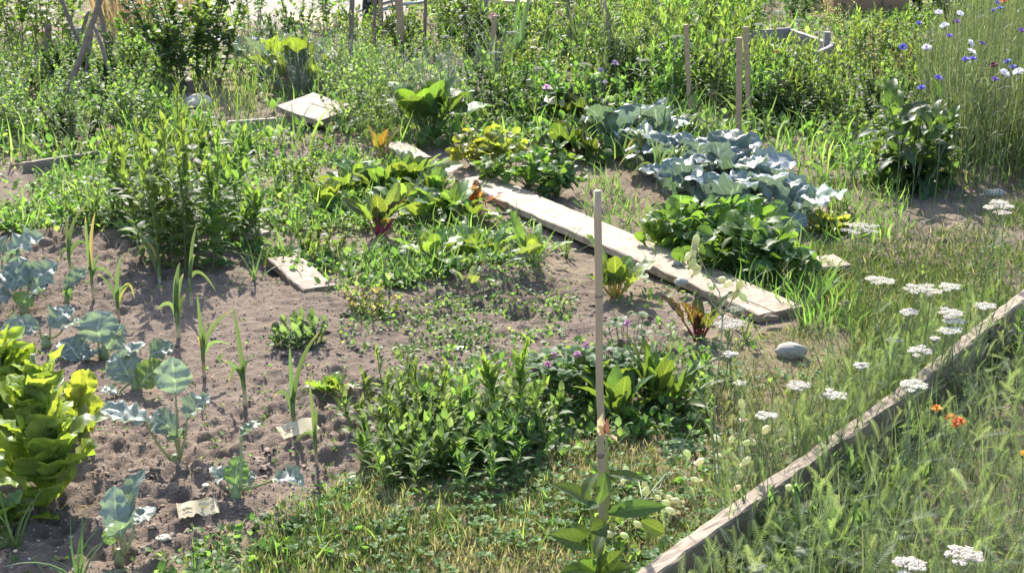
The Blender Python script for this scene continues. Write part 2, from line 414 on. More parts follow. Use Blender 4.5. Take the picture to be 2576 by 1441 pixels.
# lawn
mb = MB()
def ld(u, v, x, y): return np.clip(.35 + 1.2 * (vn(x * 5, y * 5, 41) - .25), .12, 1)
u, v, p = scatter(95000, [LAWN], 380, 2150, 820, 1620, ld, [PLANK]); k = len(p); dry = vn(p[:, 0] * 7, p[:, 1] * 7, 43)
L = (.012 + .032 * rng.random(k)) ; cl = np.where((dry + .25 * rng.random(k) > .72)[:, None], pick(GR, k, .25, [.1, .1, .15, .35, .3]), pick(GR, k, .3, [.33, .3, .2, .1, .07]))
mb.inst(GRASS3, p - [0, 0, .004], rdir(k, 15, 85), rng.standard_normal((k, 3)), L, cl, 1.6)
u, v, p = scatter(100000, [PATH], 1800, 2850, 420, 1150, lambda u, v, x, y: np.clip(3.4 * (vn(x * 3.2, y * 3.2, 44) - .30), .06, 1)); k = len(p)
cl = pick(GR, k, .3, [.4, .3, .15, .1, .05])
mb.inst(GRASS, p - [0, 0, .004], rdir(k, 10, 80), rng.standard_normal((k, 3)), (.02 + .05 * rng.random(k)), cl, 1.3)
tag(mb.build('lawn_grass', M['grass']), 'short patchy grass, green and straw coloured, on the path', 'grass', kind='stuff')
# clover and low broad-leaved weeds in the lawn
mb = MB(); K3 = []
def clover(mbx, p, r, cols):
    k = len(p); a0 = rng.random(k) * 2 * PI
    for j in range(3):
        a = a0 + j * 2 * PI / 3; d = np.stack([np.cos(a), np.sin(a), .25 + .3 * rng.random(k)], 1)
        mbx.inst(ROUND, p, d, UP, r, cols)
u, v, p = scatter(3600, [LAWN], 380, 2150, 900, 1600, lambda u, v, x, y: np.clip(3 * (vn(x * 4, y * 4, 51) - .4), 0, 1)); k = len(p); p[:, 2] += .01 + .025 * rng.random(k)
clover(mb, p, .008 + .008 * rng.random(k), pick([(.09, .16, .03), (.07, .13, .03), (.12, .19, .04)], k))
u, v, p = scatter(17000, [LAWN, PATH], 380, 2850, 420, 1600, lambda u, v, x, y: np.clip(2.5 * (vn(x * 4, y * 4, 52) - .45), 0, 1)); k = len(p); p[:, 2] += .004
mb.inst(OVATE, p, rdir(k, 0, 60), UP, .012 + .025 * rng.random(k), pick([(.085, .14, .03), (.06, .11, .03), (.13, .17, .05)], k))
tag(mb.build('lawn_clover', M['leaf']), 'small clover and broad leaved weeds growing through the patchy grass', 'ground cover', kind='stuff')
# straw and dead bits
mb = MB(); STRAW = [[(1100, 430), (1300, 470), (1560, 590), (1720, 700), (1690, 560), (1400, 480), (1190, 420)], [(1180, 690), (1520, 690), (1480, 800), (1200, 820)]]
u, v, p = scatter(14000, STRAW, 1000, 1800, 400, 850, lambda u, v, x, y: np.clip(3 * vn(x * 5, y * 5, 63) - 1.2, .02, 1) * np.where(v > 690, .35, 1)); k = len(p); p[:, 2] += .004 + .02 * rng.random(k) ** 2
p[:, 2] += .02 * rng.random(k); mb.inst(GRASS3, p, rdir(k, -15, 40), rng.standard_normal((k, 3)), .02 + .05 * rng.random(k), pick([(.46, .37, .20), (.38, .30, .17), (.26, .2, .12)], k, .3), .55)
u, v, p = scatter(9000, None, -300, 2800, 400, 1600, lambda u, v, x, y: np.clip(.35 + 1.2 * (vn(x * 4, y * 4, 61) - .4), .05, 1)); k = len(p); p[:, 2] += .003
mb.inst(GRASS3, p, rdir(k, -5, 12), rng.standard_normal((k, 3)), .015 + .05 * rng.random(k) ** 2, pick([(.40, .31, .17), (.3, .22, .12), (.24, .17, .1)], k), .6)
tag(mb.build('straw_litter', M['grass']), 'dry straw and dead stalks strewn beside the long plank', 'straw', kind='stuff')
# weeds through the middle bed and everywhere that is not open soil
mb = MB()
u, v, p = scatter(700, [PLANK], 1100, 2100, 430, 840, lambda u, v, x, y: np.clip(2.5 * vn(x * 6, y * 6, 39) - .8, .05, 1)); k = len(p); p[:, 2] = .0515
mb.inst(GRASS3, p, rdir(k, -3, 10), UP, .01 + .03 * rng.random(k), pick([(.2, .15, .1), (.4, .32, .16), (.12, .15, .05)], k), .8)
def wd(u, v, x, y): return np.clip(3.2 * (vn(x * 3.4, y * 3.4, 71) - .36), .08, 1)
WC = [(.085, .15, .03), (.065, .12, .03), (.11, .17, .035), (.10, .14, .06), (.15, .19, .06)]
u, v, p = scatter(34000, [MID], -300, 1500, 380, 760, wd, [PLANK]); k = len(p); p[:, 2] += .03 * rng.random(k)
mb.inst(OVATE, p, rdir(k, 0, 70), UP, .015 + .03 * rng.random(k), pick(WC, k, .25))
u, v, p = scatter(9000, [MID], -300, 1500, 380, 760, wd, [PLANK]); k = len(p)
mb.inst(GRASS, p, rdir(k, 25, 85), rng.standard_normal((k, 3)), .05 + .11 * rng.random(k) ** 2, pick(WC, k, .25))
u, v, p = scatter(5200, [[(1000, 930), (1560, 880), (1790, 900), (1790, 1080), (1400, 1190), (950, 1200)]], 900, 1850, 850, 1250); k = len(p); p[:, 2] += .05 * rng.random(k) ** 2
mb.inst(OVATE, p, rdir(k, 5, 75), UP, .014 + .022 * rng.random(k), pick(WC, k, .3))
u, v, p = scatter(5000, [[(840, 700), (1000, 690), (1250, 660), (1480, 690), (1420, 840), (1100, 900), (860, 880)]], 800, 1500, 640, 920, lambda u, v, x, y: np.clip(3 * vn(x * 5, y * 5, 77) - 1.3, .03, 1)); k = len(p); p[:, 2] += .012 * rng.random(k)
mb.inst(OVATE, p, rdir(k, 0, 65), UP, .008 + .018 * rng.random(k), pick(WC, k, .3))
RIM = [(900, 1190), (930, 1260), (780, 1340), (640, 1440), (560, 1520), (430, 1520), (480, 1400), (640, 1310), (780, 1240)]
u, v, p = scatter(2600, [RIM], 300, 1000, 1150, 1560); k = len(p)
mb.inst(GRASS, p - [0, 0, .003], rdir(k, 25, 85), rng.standard_normal((k, 3)), .015 + .05 * rng.random(k) ** 2, pick(WC + [(.28, .24, .14)], k, .3))
u, v, p = scatter(1500, [RIM], 300, 1000, 1150, 1560); k = len(p); p[:, 2] += .02 * rng.random(k)
mb.inst(OVATE, p, rdir(k, 0, 70), UP, .010 + .02 * rng.random(k), pick(WC, k, .3))
u, v, p = scatter(2600, [LAWN], 560, 2000, 1150, 1600, lambda u, v, x, y: np.clip(3 * vn(x * 4, y * 4, 53) - 1.3, .03, 1)); k = len(p)
mb.inst(GRASS, p - [0, 0, .003], rdir(k, 25, 85), rng.standard_normal((k, 3)), .03 + .06 * rng.random(k) ** 2, pick(WC, k, .3))
EDGE = [(1480, 690), (1700, 720), (1950, 840), (1850, 950), (1720, 860), (1560, 800)]
u, v, p = scatter(6500, [[(1650, 880), (1850, 830), (1900, 960), (1700, 980)], [(380, 1400), (600, 1330), (620, 1500), (380, 1560)], [(1290, 890), (1500, 840), (1540, 930), (1300, 960)], EDGE, [(850, 720), (1000, 720), (1240, 690), (1260, 720), (1150, 790), (900, 800)]], 300, 2000, 680, 1560); k = len(p); p[:, 2] += .02 * rng.random(k)
mb.inst(OVATE, p, rdir(k, 0, 60), UP, .012 + .02 * rng.random(k), pick(WC, k, .25))
u, v, p = scatter(1500, SOIL[:1], -200, 1900, 640, 1550, lambda u, v, x, y: np.clip(2.2 * vn(x * 4, y * 4, 75) - .5, .1, 1)); k = len(p)
for j in range(4):
    mb.inst(SMALL, p + [0, 0, .004], rdir(k, 5, 60), UP, .006 + .012 * rng.random(k), pick(WC, k, .25))
BACK = [(-400, -60), (2900, -60), (2900, 470), (2250, 480), (1950, 450), (1450, 420), (1150, 380), (640, 400), (-400, 430)]
CLR = [(400, 215), (560, 215), (640, 300), (840, 280), (850, 345), (560, 345), (470, 290)]
u, v, p = scatter(36000, [BACK], -400, 2900, -60, 480, lambda u, v, x, y: np.clip(3 * vn(x * 2.2, y * 2.2, 73) - .9, .1, 1), [GRAVEL, CLR]); k = len(p); p[:, 2] += .09 * rng.random(k) ** 1.5
mb.inst(OVATE, p, rdir(k, 5, 75), UP, .025 + .045 * rng.random(k), pick(WC, k, .3))
u, v, p = scatter(12000, [BACK], -400, 2900, -40, 480, None, [GRAVEL, CLR]); k = len(p)
mb.inst(GRASS2, p, rdir(k, 45, 88), rng.standard_normal((k, 3)), .08 + .25 * rng.random(k) ** 2, pick(WC, k, .25))
u, v, p = scatter(6000, [[(1940, 450), (2250, 480), (2300, 620), (2050, 620)], [(1440, 440), (1560, 470), (1640, 560), (1480, 560)], [(1480, 560), (1700, 700), (1990, 790), (2130, 780), (2060, 640), (1700, 540)], [(1950, 760), (2150, 740), (2150, 850), (2010, 850)]], 1400, 2350, 430, 900); k = len(p)
mb.inst(GRASS, p, rdir(k, 25, 85), rng.standard_normal((k, 3)), .05 + .12 * rng.random(k) ** 2, pick(WC, k, .25))
tag(mb.build('weed_cover', M['leaf']), 'mixed low weeds and grass tufts between the crops', 'weeds', kind='stuff')
# ---------------------------------------------------------------- boards, stakes, stones
def board_mb(L, w, th, n=16, seed=0, bev=.004, crack=None, wob=.003, skew=(0, 0)):
    r = np.random.default_rng(seed); h = w / 2
    ring = [(-h + bev, 0), (h - bev, 0), (h, bev), (h, th - bev), (h - bev, th)]
    if crack is not None:
        cy, x0, x1, dep = crack; ring += [(cy + .006, th), (cy, th), (cy - .006, th)]; ci = 6
    else: ring += [(h * .3, th), (-h * .3, th)]
    ring += [(-h + bev, th), (-h, th - bev), (-h, bev)]; ring = np.array(ring); m = len(ring)
    V = []
    for i in range(n + 1):
        t = i / n; q = ring.copy(); q += r.normal(0, wob * .35, q.shape) * [1, .5]
        q[:, 0] += wob * 1.5 * math.sin(seed + t * 7)
        if crack is not None:
            e = min(1, max(0, (t * L - x0) / max(.01, x1 - x0))); q[ci, 1] -= dep * e; q[ci - 1, 0] -= .004 * (1 - e); q[ci + 1, 0] += .004 * (1 - e)
        sk = skew[0] * (1 - t) + skew[1] * t
        x = t * L + sk * q[:, 0] / h + (r.normal(0, wob * .6, m) if i in (0, n) else 0)
        V.append(np.stack([np.broadcast_to(x, m), q[:, 0], q[:, 1]], 1))
    V = np.vstack(V); F = []
    for i in range(n):
        for k in range(m):
            F.append((i * m + k, (i + 1) * m + k, (i + 1) * m + (k + 1) % m, i * m + (k + 1) % m))
    for o in (0, n * m):
        F += [(o, o + k, o + k + 1, o) for k in range(1, m - 1)]
    b = MB(); b.add(V, F, (.5, .4, .3)); return b
def board(name, label, cat, p0, p1, w, th, mat, z=0, tilt=0, group=None, **k):
    p0, p1 = np.array(p0, float), np.array(p1, float); d = p1 - p0; L = np.linalg.norm(d)
    o = board_mb(L, w, th, **k).build(name, M[mat], smooth=False)
    o.location = p0 + [0, 0, z]; o.rotation_mode = 'XYZ'
    o.rotation_euler = (tilt, -math.asin(d[2] / L), math.atan2(d[1], d[0]))
    return tag(o, label, cat, group)
# long plank between the two beds
a, b_ = P(1190, 462, .012), P(1966, 802, .012)
board('plank', 'long bleached plank lying between the chard bed and the strawberries', 'plank', a, b_, .19, .032, 'plank', n=40, crack=(-.035, 1.9, 2.6, .02), seed=3, skew=(.0, .0))
board('timber_beam', 'short half-buried weathered beam behind the leafy rows, in line with the long plank', 'beam', G(988, 392), G(1062, 436), .12, .07, 'board', seed=5)
board('board_offcut', 'short pale board dusted with soil, bottom end cut square, left of the chard rows', 'board', P(712, 664, -.008), P(806, 742, -.012), .125, .03, 'dirtyplank', seed=6, skew=(.0, .0))
board('board_offcut', 'pale flat board in the shade behind the tall leafy weed clump', 'board', P(545, 560, .008), P(640, 603, .008), .14, .022, 'plank', seed=7)
board('tilted_plank', 'pale split plank propped at an angle by the grey herbs', 'plank', P(742, 265, .10), P(850, 302, .055), .30, .035, 'plank', tilt=.12, seed=8, crack=(.02, .1, .2, .012))
board('edging_board', 'thin bed edging board below the tilted pale plank', 'edging', G(575, 331), G(818, 316), .035, .075, 'plank', z=-.02, seed=9)
board('edging_board', 'thin bed edging board at the left, under the pea poles', 'edging', G(60, 430), G(285, 405), .03, .06, 'board', z=-.015, seed=10)
board('edging_board', 'thin pale edging board in front of the dark currant bush', 'edging', G(405, 236), G(560, 222), .035, .07, 'board', z=-.015, seed=11)
board('sunken_board', 'pale path board partly buried behind the yellow lettuce', 'board', P(2000, 505, .004), P(2075, 548, .004), .12, .02, 'board', seed=12)
board('straw_board', 'straw coloured board lying in the grass right of the strawberry clump', 'board', P(2022, 672, .006), P(2118, 664, .006), .15, .018, 'plank', seed=13)
# board that edges the near bed, standing on its long side
A_, B2 = P(1610, 1462, .14), P(2640, 700, .16)
dd = (B2 - A_); A_[2] = -.08; B2[2] = -.06
bo = board('bed_board', 'long weathered board standing on edge, edging the feathery yarrow bed', 'edging', A_, B2, .040, .22, 'board', n=60, seed=14, wob=.006)
# raised bed of grey boards
rb = thing('raised_bed', 'grey wooden raised bed box among tall weeds behind the stakes', 'raised bed', G(2060, 205))
def rb_side(q0, q1, h, s):
    q0, q1 = np.array(q0), np.array(q1); d = q1 - q0; L = np.linalg.norm(d[:2])
    o = board_mb(L, .03, h, n=8, seed=s).build('side_board', M['greyboard'], rb, smooth=False)
    o.location = q0 - np.array(rb.location); o.rotation_euler = (0, 0, math.atan2(d[1], d[0]))
k0, k1, k2, k3 = G(2052, 222), G(2094, 196), G(1985, 150), G(1868, 160)
rb_side(k0, k1, .25, 1); rb_side(k1, k2, .22, 2); rb_side(k2, k3, .22, 3); rb_side(k3, k0, .18, 4)
pb = MB(); pb.box((-.02, -.02, 0), (.02, .02, .3), (.3, .25, .2)); po = pb.build('corner_post', M['greyboard'], rb, smooth=False); po.location = Vector(k1) - rb.location + Vector((-.05, .02, 0))
# stakes
def stake(name, label, base, top, r, mat, group=None, square=True, lean=0.0, nodes=(), cat='stake'):
    b = G(*base); t = T(top[0], top[1], b[1] + lean); n = 14; tt = np.linspace(0, 1, n)[:, None]
    pts = (b - [0, 0, .05]) * (1 - tt) + t * tt; pts[1:-1] += rng.normal(0, r * .12, (n - 2, 3))
    rr = np.full(n, r)
    mb = MB(); mb.tube(pts - b, rr * (1 if not square else 1.3), (.4, .3, .2), 4 if square else 10)
    o = mb.build(name, M[mat], smooth=not square); o.location = b
    tag(o, label, cat, group)
    for f in nodes:
        p = (pts[0] * (1 - f) + pts[-1] * f) - b; ring = MB(); d = nrm(pts[-1] - pts[0])
        ring.tube([p - d * .006, p - d * .002, p + d * .002, p + d * .006], [r * .95, r * 1.18, r * 1.18, r * .95], (.4, .3, .2), 10)
        ring.build('node', M['oldwood'], o)
    return o
stake('wooden_stake', 'single square wooden stake standing left behind the blue-green cabbages', (1739, 318), (1725, 62), .011, 'stake')
stake('wooden_stake', 'nearest square wooden stake, at the right end of the cabbage row', (1860, 376), (1860, 95), .014, 'stake')
stake('wooden_stake', 'square wooden stake just behind and right of the nearest one', (1887, 322), (1876, 68), .013, 'stake')
stake('wooden_stake', 'short orange-brown stake below a pink flower in the far weeds', (1242, 232), (1243, 40), .014, 'stake')
stake('bamboo_cane', 'thick tied bamboo cane leaning over the far herb bed', (1548, 240), (1514, -30), .020, 'bamboo', square=False, nodes=(.55, .8), cat='cane')
stake('garden_stake', 'square pale stake next to the wheelbarrow, tallest of that row', (1012, 150), (1003, -40), .022, 'stake')
stake('garden_stake', 'pale thin stake just left of the wheelbarrow handles end', (960, 115), (957, -40), .014, 'stake')
stake('branch_pole', 'crooked dark branch pole at the left end of the far stakes', (878, 190), (887, -40), .017, 'oldwood', square=False, cat='pole')
stake('branch_pole', 'thin dark pole in front of the wheelbarrow wheel', (940, 150), (944, -40), .013, 'oldwood', square=False, cat='pole')
stake('branch_pole', 'thin grey pole between the far stakes and the herbs', (1065, 140), (1072, -40), .012, 'oldwood', square=False, cat='pole')
stake('garden_stake', 'brown stake with a climbing bean, before the yellow board', (1304, 110), (1302, -40), .017, 'stake')
stake('garden_stake', 'wide grey stake left of the yellow board', (1218, 100), (1220, -40), .025, 'greyboard')
stake('branch_pole', 'dark twiggy bean pole left of the tied bamboo cane', (1440, 150), (1425, -40), .013, 'oldwood', square=False, cat='pole')
bam = stake('bamboo_cane', 'pale bamboo cane standing upright in the near grass', (1515, 1335), (1504, 480), .0086, 'bamboo', square=False, nodes=(.27, .72), cat='cane')
# hazel poles of the pea tepee
TP = [((300, 242), (238, -30), .014, .3, 'dark tepee pole leaning left from its right hand foot'), ((147, 290), (262, -30), .017, .25, 'longest tepee pole, with forked twigs, leaning right over the peas'),
      ((240, 190), (140, -30), .014, .1, 'tepee pole leaning left to the far left of the crossing'), ((170, 180), (222, 30), .013, .3, 'short tepee pole ending just below the crossing, with a pale cut top'),
      ((318, 290), (236, 60), .012, .4, 'thin tepee pole reaching furthest right at its foot'), ((200, 260), (232, 80), .011, .2, 'thin middle tepee pole half hidden by the peas')]
for i, (b0_, t0_, r_, l_, lab) in enumerate(TP):
    stake('tepee_pole', lab, b0_, t0_, r_, 'oldwood', 'hazel poles of the pea tepee', False, l_, cat='pole')
stake('stump_post', 'short grey post with a sawn top left of the tepee', (114, 175), (122, 62), .022, 'oldwood', square=False, cat='post')
stake('stump_post', 'short grey post with a pale sawn top right of the tepee', (285, 200), (269, 92), .020, 'oldwood', square=False, cat='post')
stake('stump_post', 'thin short stick standing between the tepee and the currant bush', (303, 150), (312, 76), .010, 'oldwood', square=False, cat='post')
# twigs on the long pole are small side branches
# lolly sticks
for (b0_, t0_, lab) in [((1180, 730), (1180, 688), 'wooden lolly-stick marker under the bean seedling leaves'), ((1284, 692), (1285, 655), 'wooden lolly-stick marker right of the bean seedling'), ((970, 692), (973, 648), 'wooden lolly-stick marker behind the grey stone')]:
    b = G(*b0_); t = T(t0_[0], t0_[1], b[1] + .015); mb = MB(); n = 7
    L = np.linalg.norm(t - b); V = []
    for zz, ww in [(-.03, .0055), (L - .004, .0055), (L - .001, .0042), (L + .0005, .002)]:
        for yy in (-.001, .001): V += [(-ww, yy, zz), (ww, yy, zz)]
    F = []
    for i in range(3):
        o = i * 4; F += [(o, o + 1, o + 5, o + 4), (o + 2, o + 6, o + 7, o + 3), (o, o + 4, o + 6, o + 2), (o + 1, o + 3, o + 7, o + 5)]
    F += [(12, 13, 15, 14)]; mb.add(V, F, (.5, .35, .2)); o = mb.build('lolly_stick', M['stake'], smooth=False); o.location = b; o.rotation_euler = (-.12, 0, .25)
    tag(o, lab, 'plant marker', 'lolly stick markers')
# stones
def stone(name, label, u, v, w, asp=.7, fl=.6, mat='stone', rz=0, seed=0, cat='stone', z=None, amp=.18):
    V, F, t_ = ico(4, seed, amp, 1); mb = MB(); r = px(w, v) / 2; V = V * [r, r * asp, r * fl]; mb.add(V, F, (.4, .4, .4))
    o = mb.build(name, M[mat]); p = G(u, v) if z is None else P(u, v, z); o.location = p + np.array([0, 0, r * fl * .55]); o.rotation_euler = (0, 0, rz); tag(o, label, cat); return o
stone('stone', 'smooth grey boulder-like stone in the grass right of the red beet', 1988, 908, 78, .6, .62, 'stone', -.15, 21, amp=.12)
stone('stone', 'egg-shaped tan stone at the left foot of the vetch clump', 893, 1218, 40, 1.25, .55, 'palestone', -.5, 2)
stone('stone', 'angular brown stone beside the near end of the long plank', 2118, 790, 42, .7, .7, 'brownstone', .3, 3, amp=.5)
stone('stone', 'grey rounded stone behind the drying weed in the bed', 980, 710, 52, .7, .55, 'stone', 0, 4)
stone('stone', 'large cream stone by the edging board in front of the currant bush', 500, 272, 70, .7, .55, 'palestone', .2, 5)
stone('stone', 'cream stone in the middle of the three at the left path', 522, 300, 34, .8, .5, 'palestone', .5, 6)
stone('stone', 'pale rounded stone at the left end of the thin edging board', 574, 330, 38, .8, .6, 'palestone', 0, 7)
stone('pebble', 'round brown pebble on the middle of the long plank', 1712, 715, 36, .75, .6, 'stone', 0, 8, 'pebble', .043)
stone('pebble', 'flat grey pebble at the back edge of the long plank', 1703, 668, 30, .8, .5, 'stone', .6, 9, 'pebble', .043)
stone('wood_chip', 'dark chip of wood near the square end of the long plank', 1938, 800, 38, .45, .35, 'brownstone', .3, 10, 'chip', .043, .5)
stone('stone', 'small pinkish stone under the rearmost raised bed corner', 2640 * .0 + 2580 * .0 + 2097, 232, 24, .8, .6, 'palestone', 0, 11)
stone('stone', 'grey stone at the foot of the cornflowers, far right', 2500, 488, 60, .6, .4, 'stone', 0, 12)
stone('pebble', 'pale flat pebble at the foot of the small kohlrabi', 412, 1366, 34, .8, .4, 'palestone', .4, 13, 'pebble')
stone('pebble', 'bright whitish pebble just behind the yellow seed tag', 520, 1238, 22, .8, .4, 'palestone', .1, 14, 'pebble')
stone('clod', 'brown lump of earth in front of the small sorrel plant', 872, 800, 30, .7, .7, 'brownstone', .1, 15, 'clod', None, .5)
mb = MB(); mb.add([(-.017, -.012, 0), (.013, -.014, .002), (.017, .010, .004), (-.012, .013, .001), (-.017, -.012, .0015), (.013, -.014, .0035), (.017, .010, .0055), (-.012, .013, .0025)],
    [(4, 5, 6, 7), (0, 3, 2, 1), (0, 1, 5, 4), (1, 2, 6, 5), (2, 3, 7, 6), (3, 0, 4, 7)], (.8, .8, .75))
o = mb.build('paper_scrap', M['white'], smooth=False); o.location = G(1153, 874, .006); tag(o, 'small white scrap of paper on the bare soil', 'scrap')
# seed tags with their print
def seed_tag(label, uL, uR, h, torn, seed):
    pL, pR = G(*uL), G(*uR); d = pR - pL; L = np.linalg.norm(d); r = np.random.default_rng(seed)
    o = thing('seed_tag', label, 'seed tag', pL); o.rotation_euler = (0, 0, math.atan2(d[1], d[0]))
    up = np.array([0, .90, .43]); nn = np.array([0, -.43, .90])
    def Q(x, s, off): return np.array([x, 0, .020]) + up * s + nn * off
    n = 14; mb = MB(); V = []; F = []
    for i in range(n + 1):
        x = L * i / n; lo = torn * (.35 * r.random() + (.5 if 5 < i < 8 else 0)); hi = h - .002 * math.sin(i); bow = .0025 * math.sin(i * .5)
        V += [Q(x, lo, bow), Q(x, hi, -bow), Q(x, hi, -bow - .0009), Q(x, lo, bow - .0009)]
    for i in range(n):
        a = i * 4
        for k in range(4): F.append((a + k, a + (k + 1) % 4, a + 4 + (k + 1) % 4, a + 4 + k))
    F += [(0, 3, 2, 1), (n * 4, n * 4 + 1, n * 4 + 2, n * 4 + 3)]
    mb.add(V, F, (.7, .6, .4)); mb.build('card', M['paper'], o, smooth=False)
    pr = MB()
    def rect(x0, x1, s0, s1, c, sh=0): 
        nseg = max(1, int((x1 - x0) / .004)); xs = np.linspace(x0, x1, nseg + 1)
        for i in range(nseg):
            pr.add([Q(xs[i], s0 + sh * (xs[i] - x0), .0036), Q(xs[i + 1], s0 + sh * (xs[i + 1] - x0), .0036), Q(xs[i + 1], s1 + sh * (xs[i + 1] - x0), .0036), Q(xs[i], s1 + sh * (xs[i] - x0), .0036)], [(0, 1, 2, 3)], c)
    def ringm(x, s, r0, r1, c):
        k = 16; a = np.arange(k + 1) * 2 * PI / k; V = [Q(x + rr * math.cos(t), s + rr * math.sin(t), .0036) for t in a for rr in (r0, r1)]
        pr.add(V, [(2 * i, 2 * i + 1, 2 * i + 3, 2 * i + 2) for i in range(k)], c)
    g1, g2, ol = (.16, .14, .10), (.36, .32, .24), (.24, .22, .07)
    ringm(L * .08, h * .8, .0018, .0034, (.3, .27, .2))
    rect(L * .11, L * .37, h * .46, h * .56, g1); rect(L * .13, L * .35, h * .485, h * .535, (.5, .47, .38))
    V = [Q(L * (.18 + .14 * t), h * (.56 + .09 * math.sin(PI * t) ** .5), .0036) for t in np.linspace(0, 1, 9)] + [Q(L * (.18 + .14 * t), h * .56, .0036) for t in np.linspace(0, 1, 9)]
    pr.add(V, [(i, i + 1, i + 10, i + 9) for i in range(8)], (.33, .25, .15))
    for k_ in range(3):
        x = L * .13
        while x < L * .34:
            w_ = .0015 + .003 * r.random(); rect(x, x + w_, h * (.36 - .06 * k_), h * (.385 - .06 * k_), g2); x += w_ + .0012
    if torn > .01:
        for x in np.linspace(L * .55, L * .82, 22): rect(x, x + (.0006 if r.random() < .5 else .0012), h * .86, h * .97, g1)
        for (x, s) in ((L * .87, h * .68), (L * .88, h * .44)): ringm(x, s, .0016, .0044, g1); ringm(x, s, 0, .0008, g1)
        V = [Q(L * (.56 + .17 * t) , h * (.62 - .22 * t + .10 * math.sin(PI * t) * sg), .0036) for t in np.linspace(0, 1, 9) for sg in (-1, 1)]
        pr.add(V, [(2 * i, 2 * i + 1, 2 * i + 3, 2 * i + 2) for i in range(8)], ol)
        rect(L * .64, L * .645, h * .55, h * .8, (.4, .36, .2)); rect(L * .12, L * .2, h * .82, h * .84, g2)
    else: rect(L * .12, L * .3, h * .72, h * .745, g2); rect(L * .45, L * .47, h * .2, h * .3, g2)
    pr.build('print', M['vcol'], o, smooth=False)
seed_tag('pale yellow torn seed tag with barcode, leaning near the front soil edge', (452, 1322), (553, 1306), .052, .016, 1)
seed_tag('creased beige seed tag without barcode, behind the last leek', (716, 1130), (806, 1104), .050, .004, 2)
# things at the top of the picture
wb = thing('wheelbarrow', 'grey metal wheelbarrow parked behind the stakes', 'wheelbarrow', G(930, 62))
tp, V0 = MB(), lambda u, v, dy: T(u, v, wb.location.y + dy) - np.array(wb.location)
tp.tube([V0(905, 40, -.1), V0(1010, 12, 0), V0(1150, -4, .25)], .013, (.5, .5, .5), 8)
tp.tube([V0(900, 30, .1), V0(1000, 0, .2), V0(1060, -12, .3)], .013, (.5, .5, .5), 8); tp.build('frame_tube', M['metal'], wb)
bmq = MB(); n = 20; a = np.arange(n + 1) * 2 * PI / n
for rr, ww, nm, mt in ((.17, .045, 'tyre', 'rubber'), (.10, .03, 'rim', 'metal')):
    w_ = MB(); c0 = V0(935, 30, .1)
    if nm == 'tyre': w_.tube([c0 + [.02 * math.cos(t), rr * math.cos(t), rr * math.sin(t)] for t in a], ww, (.03, .03, .03), 8, False)
    else: w_.tube([c0 + [-.03, 0, 0], c0 + [.03, 0, 0]], rr, (.5, .5, .5), 16)
    w_.build(nm, M[mt], wb)
tr_ = MB(); V = [V0(u, v, dy) for (u, v, dy) in ((925, 8, -.2), (1005, -12, -.2), (1005, -12, .35), (925, 8, .35), (915, -30, -.3), (1040, -60, -.3), (1040, -60, .45), (915, -30, .45))]
tr_.add(V, [(0, 1, 2, 3), (0, 4, 5, 1), (1, 5, 6, 2), (2, 6, 7, 3), (3, 7, 4, 0)], (.5, .5, .5)); tr_.build('tray', M['metal'], wb, smooth=False)
pl_ = thing('planter_box', 'brown boarded wooden planter at the top right', 'planter', G(2190, 40))
for i, (x0, x1, y0) in enumerate(((-.34, -.11, -.01), (-.105, .10, 0), (.105, .33, -.006))):
    b = MB(); b.box((x0, y0, -.02), (x1, y0 + .03, .42), (.3, .2, .1)); b.build('front_board', M['terra'], pl_, smooth=False)
b = MB(); b.box((-.34, .032, -.02), (-.31, .5, .42), (.3, .2, .1)); b.box((.30, .032, -.02), (.33, .5, .42), (.3, .2, .1)); b.box((-.31, .47, -.02), (.30, .5, .42), (.3, .2, .1)); b.build('side_board', M['terra'], pl_, smooth=False)
b = MB(); b.box((-.31, .032, .3), (.30, .47, .36), (.3, .2, .1)); b.build('soil', M['earth'], pl_, smooth=False)
board('deck_board', 'bright yellow board at the top edge behind the short orange-brown stake', 'board', P(1225, 4, .25), P(1375, 10, .20), .5, .03, 'yellowboard', seed=21)
board('deck_board', 'pale yellow board at the left of the two lying on the gravel', 'board', P(758, 42, .05), P(815, 66, .03), .35, .03, 'yellowboard', seed=22)
board('deck_board', 'pale yellow board leaning at the right of the two on the gravel', 'board', P(795, 82, .0), P(850, 44, .10), .28, .03, 'yellowboard', seed=23)
board('deck_board', 'cream board end sticking up behind the currant bush', 'board', P(492, 40, .0), P(512, 14, .22), .12, .03, 'plank', seed=24)
def drum(name, label, cat, u, v, r, h, mat):
    b = MB(); k = [(0, .0), (.96, 0), (1, .04), (.97, .5), (1, .96), (.93, 1), (.9, .93), (0, .93)]; n = 20; a = np.arange(n) * 2 * PI / n
    V = [(r * q[0] * math.cos(t), r * q[0] * math.sin(t), h * q[1]) for q in k for t in a]
    b.add(V, [(i * n + j, i * n + (j + 1) % n, (i + 1) * n + (j + 1) % n, (i + 1) * n + j) for i in range(len(k) - 1) for j in range(n)], (.3, .3, .3))
    o = b.build(name, M[mat]); o.location = G(u, v); tag(o, label, cat)
drum('water_butt', 'blue plastic tub at the top edge above the tepee poles', 'tub', 440, -22, .28, .35, 'blue')
drum('plant_pot', 'small whitish pot in the weeds right of the tepee', 'pot', 352, 92, .09, .2, 'white')
drum('plant_pot', 'small grey pot left of the tepee among raspberry canes', 'pot', 185, 112, .07, .14, 'greyboard')
board('maroon_rail', 'dark red board at the top edge right of the tied bamboo cane', 'board', P(1560, 4, .12), P(1740, 8, .12), .04, .28, 'maroon', seed=25)
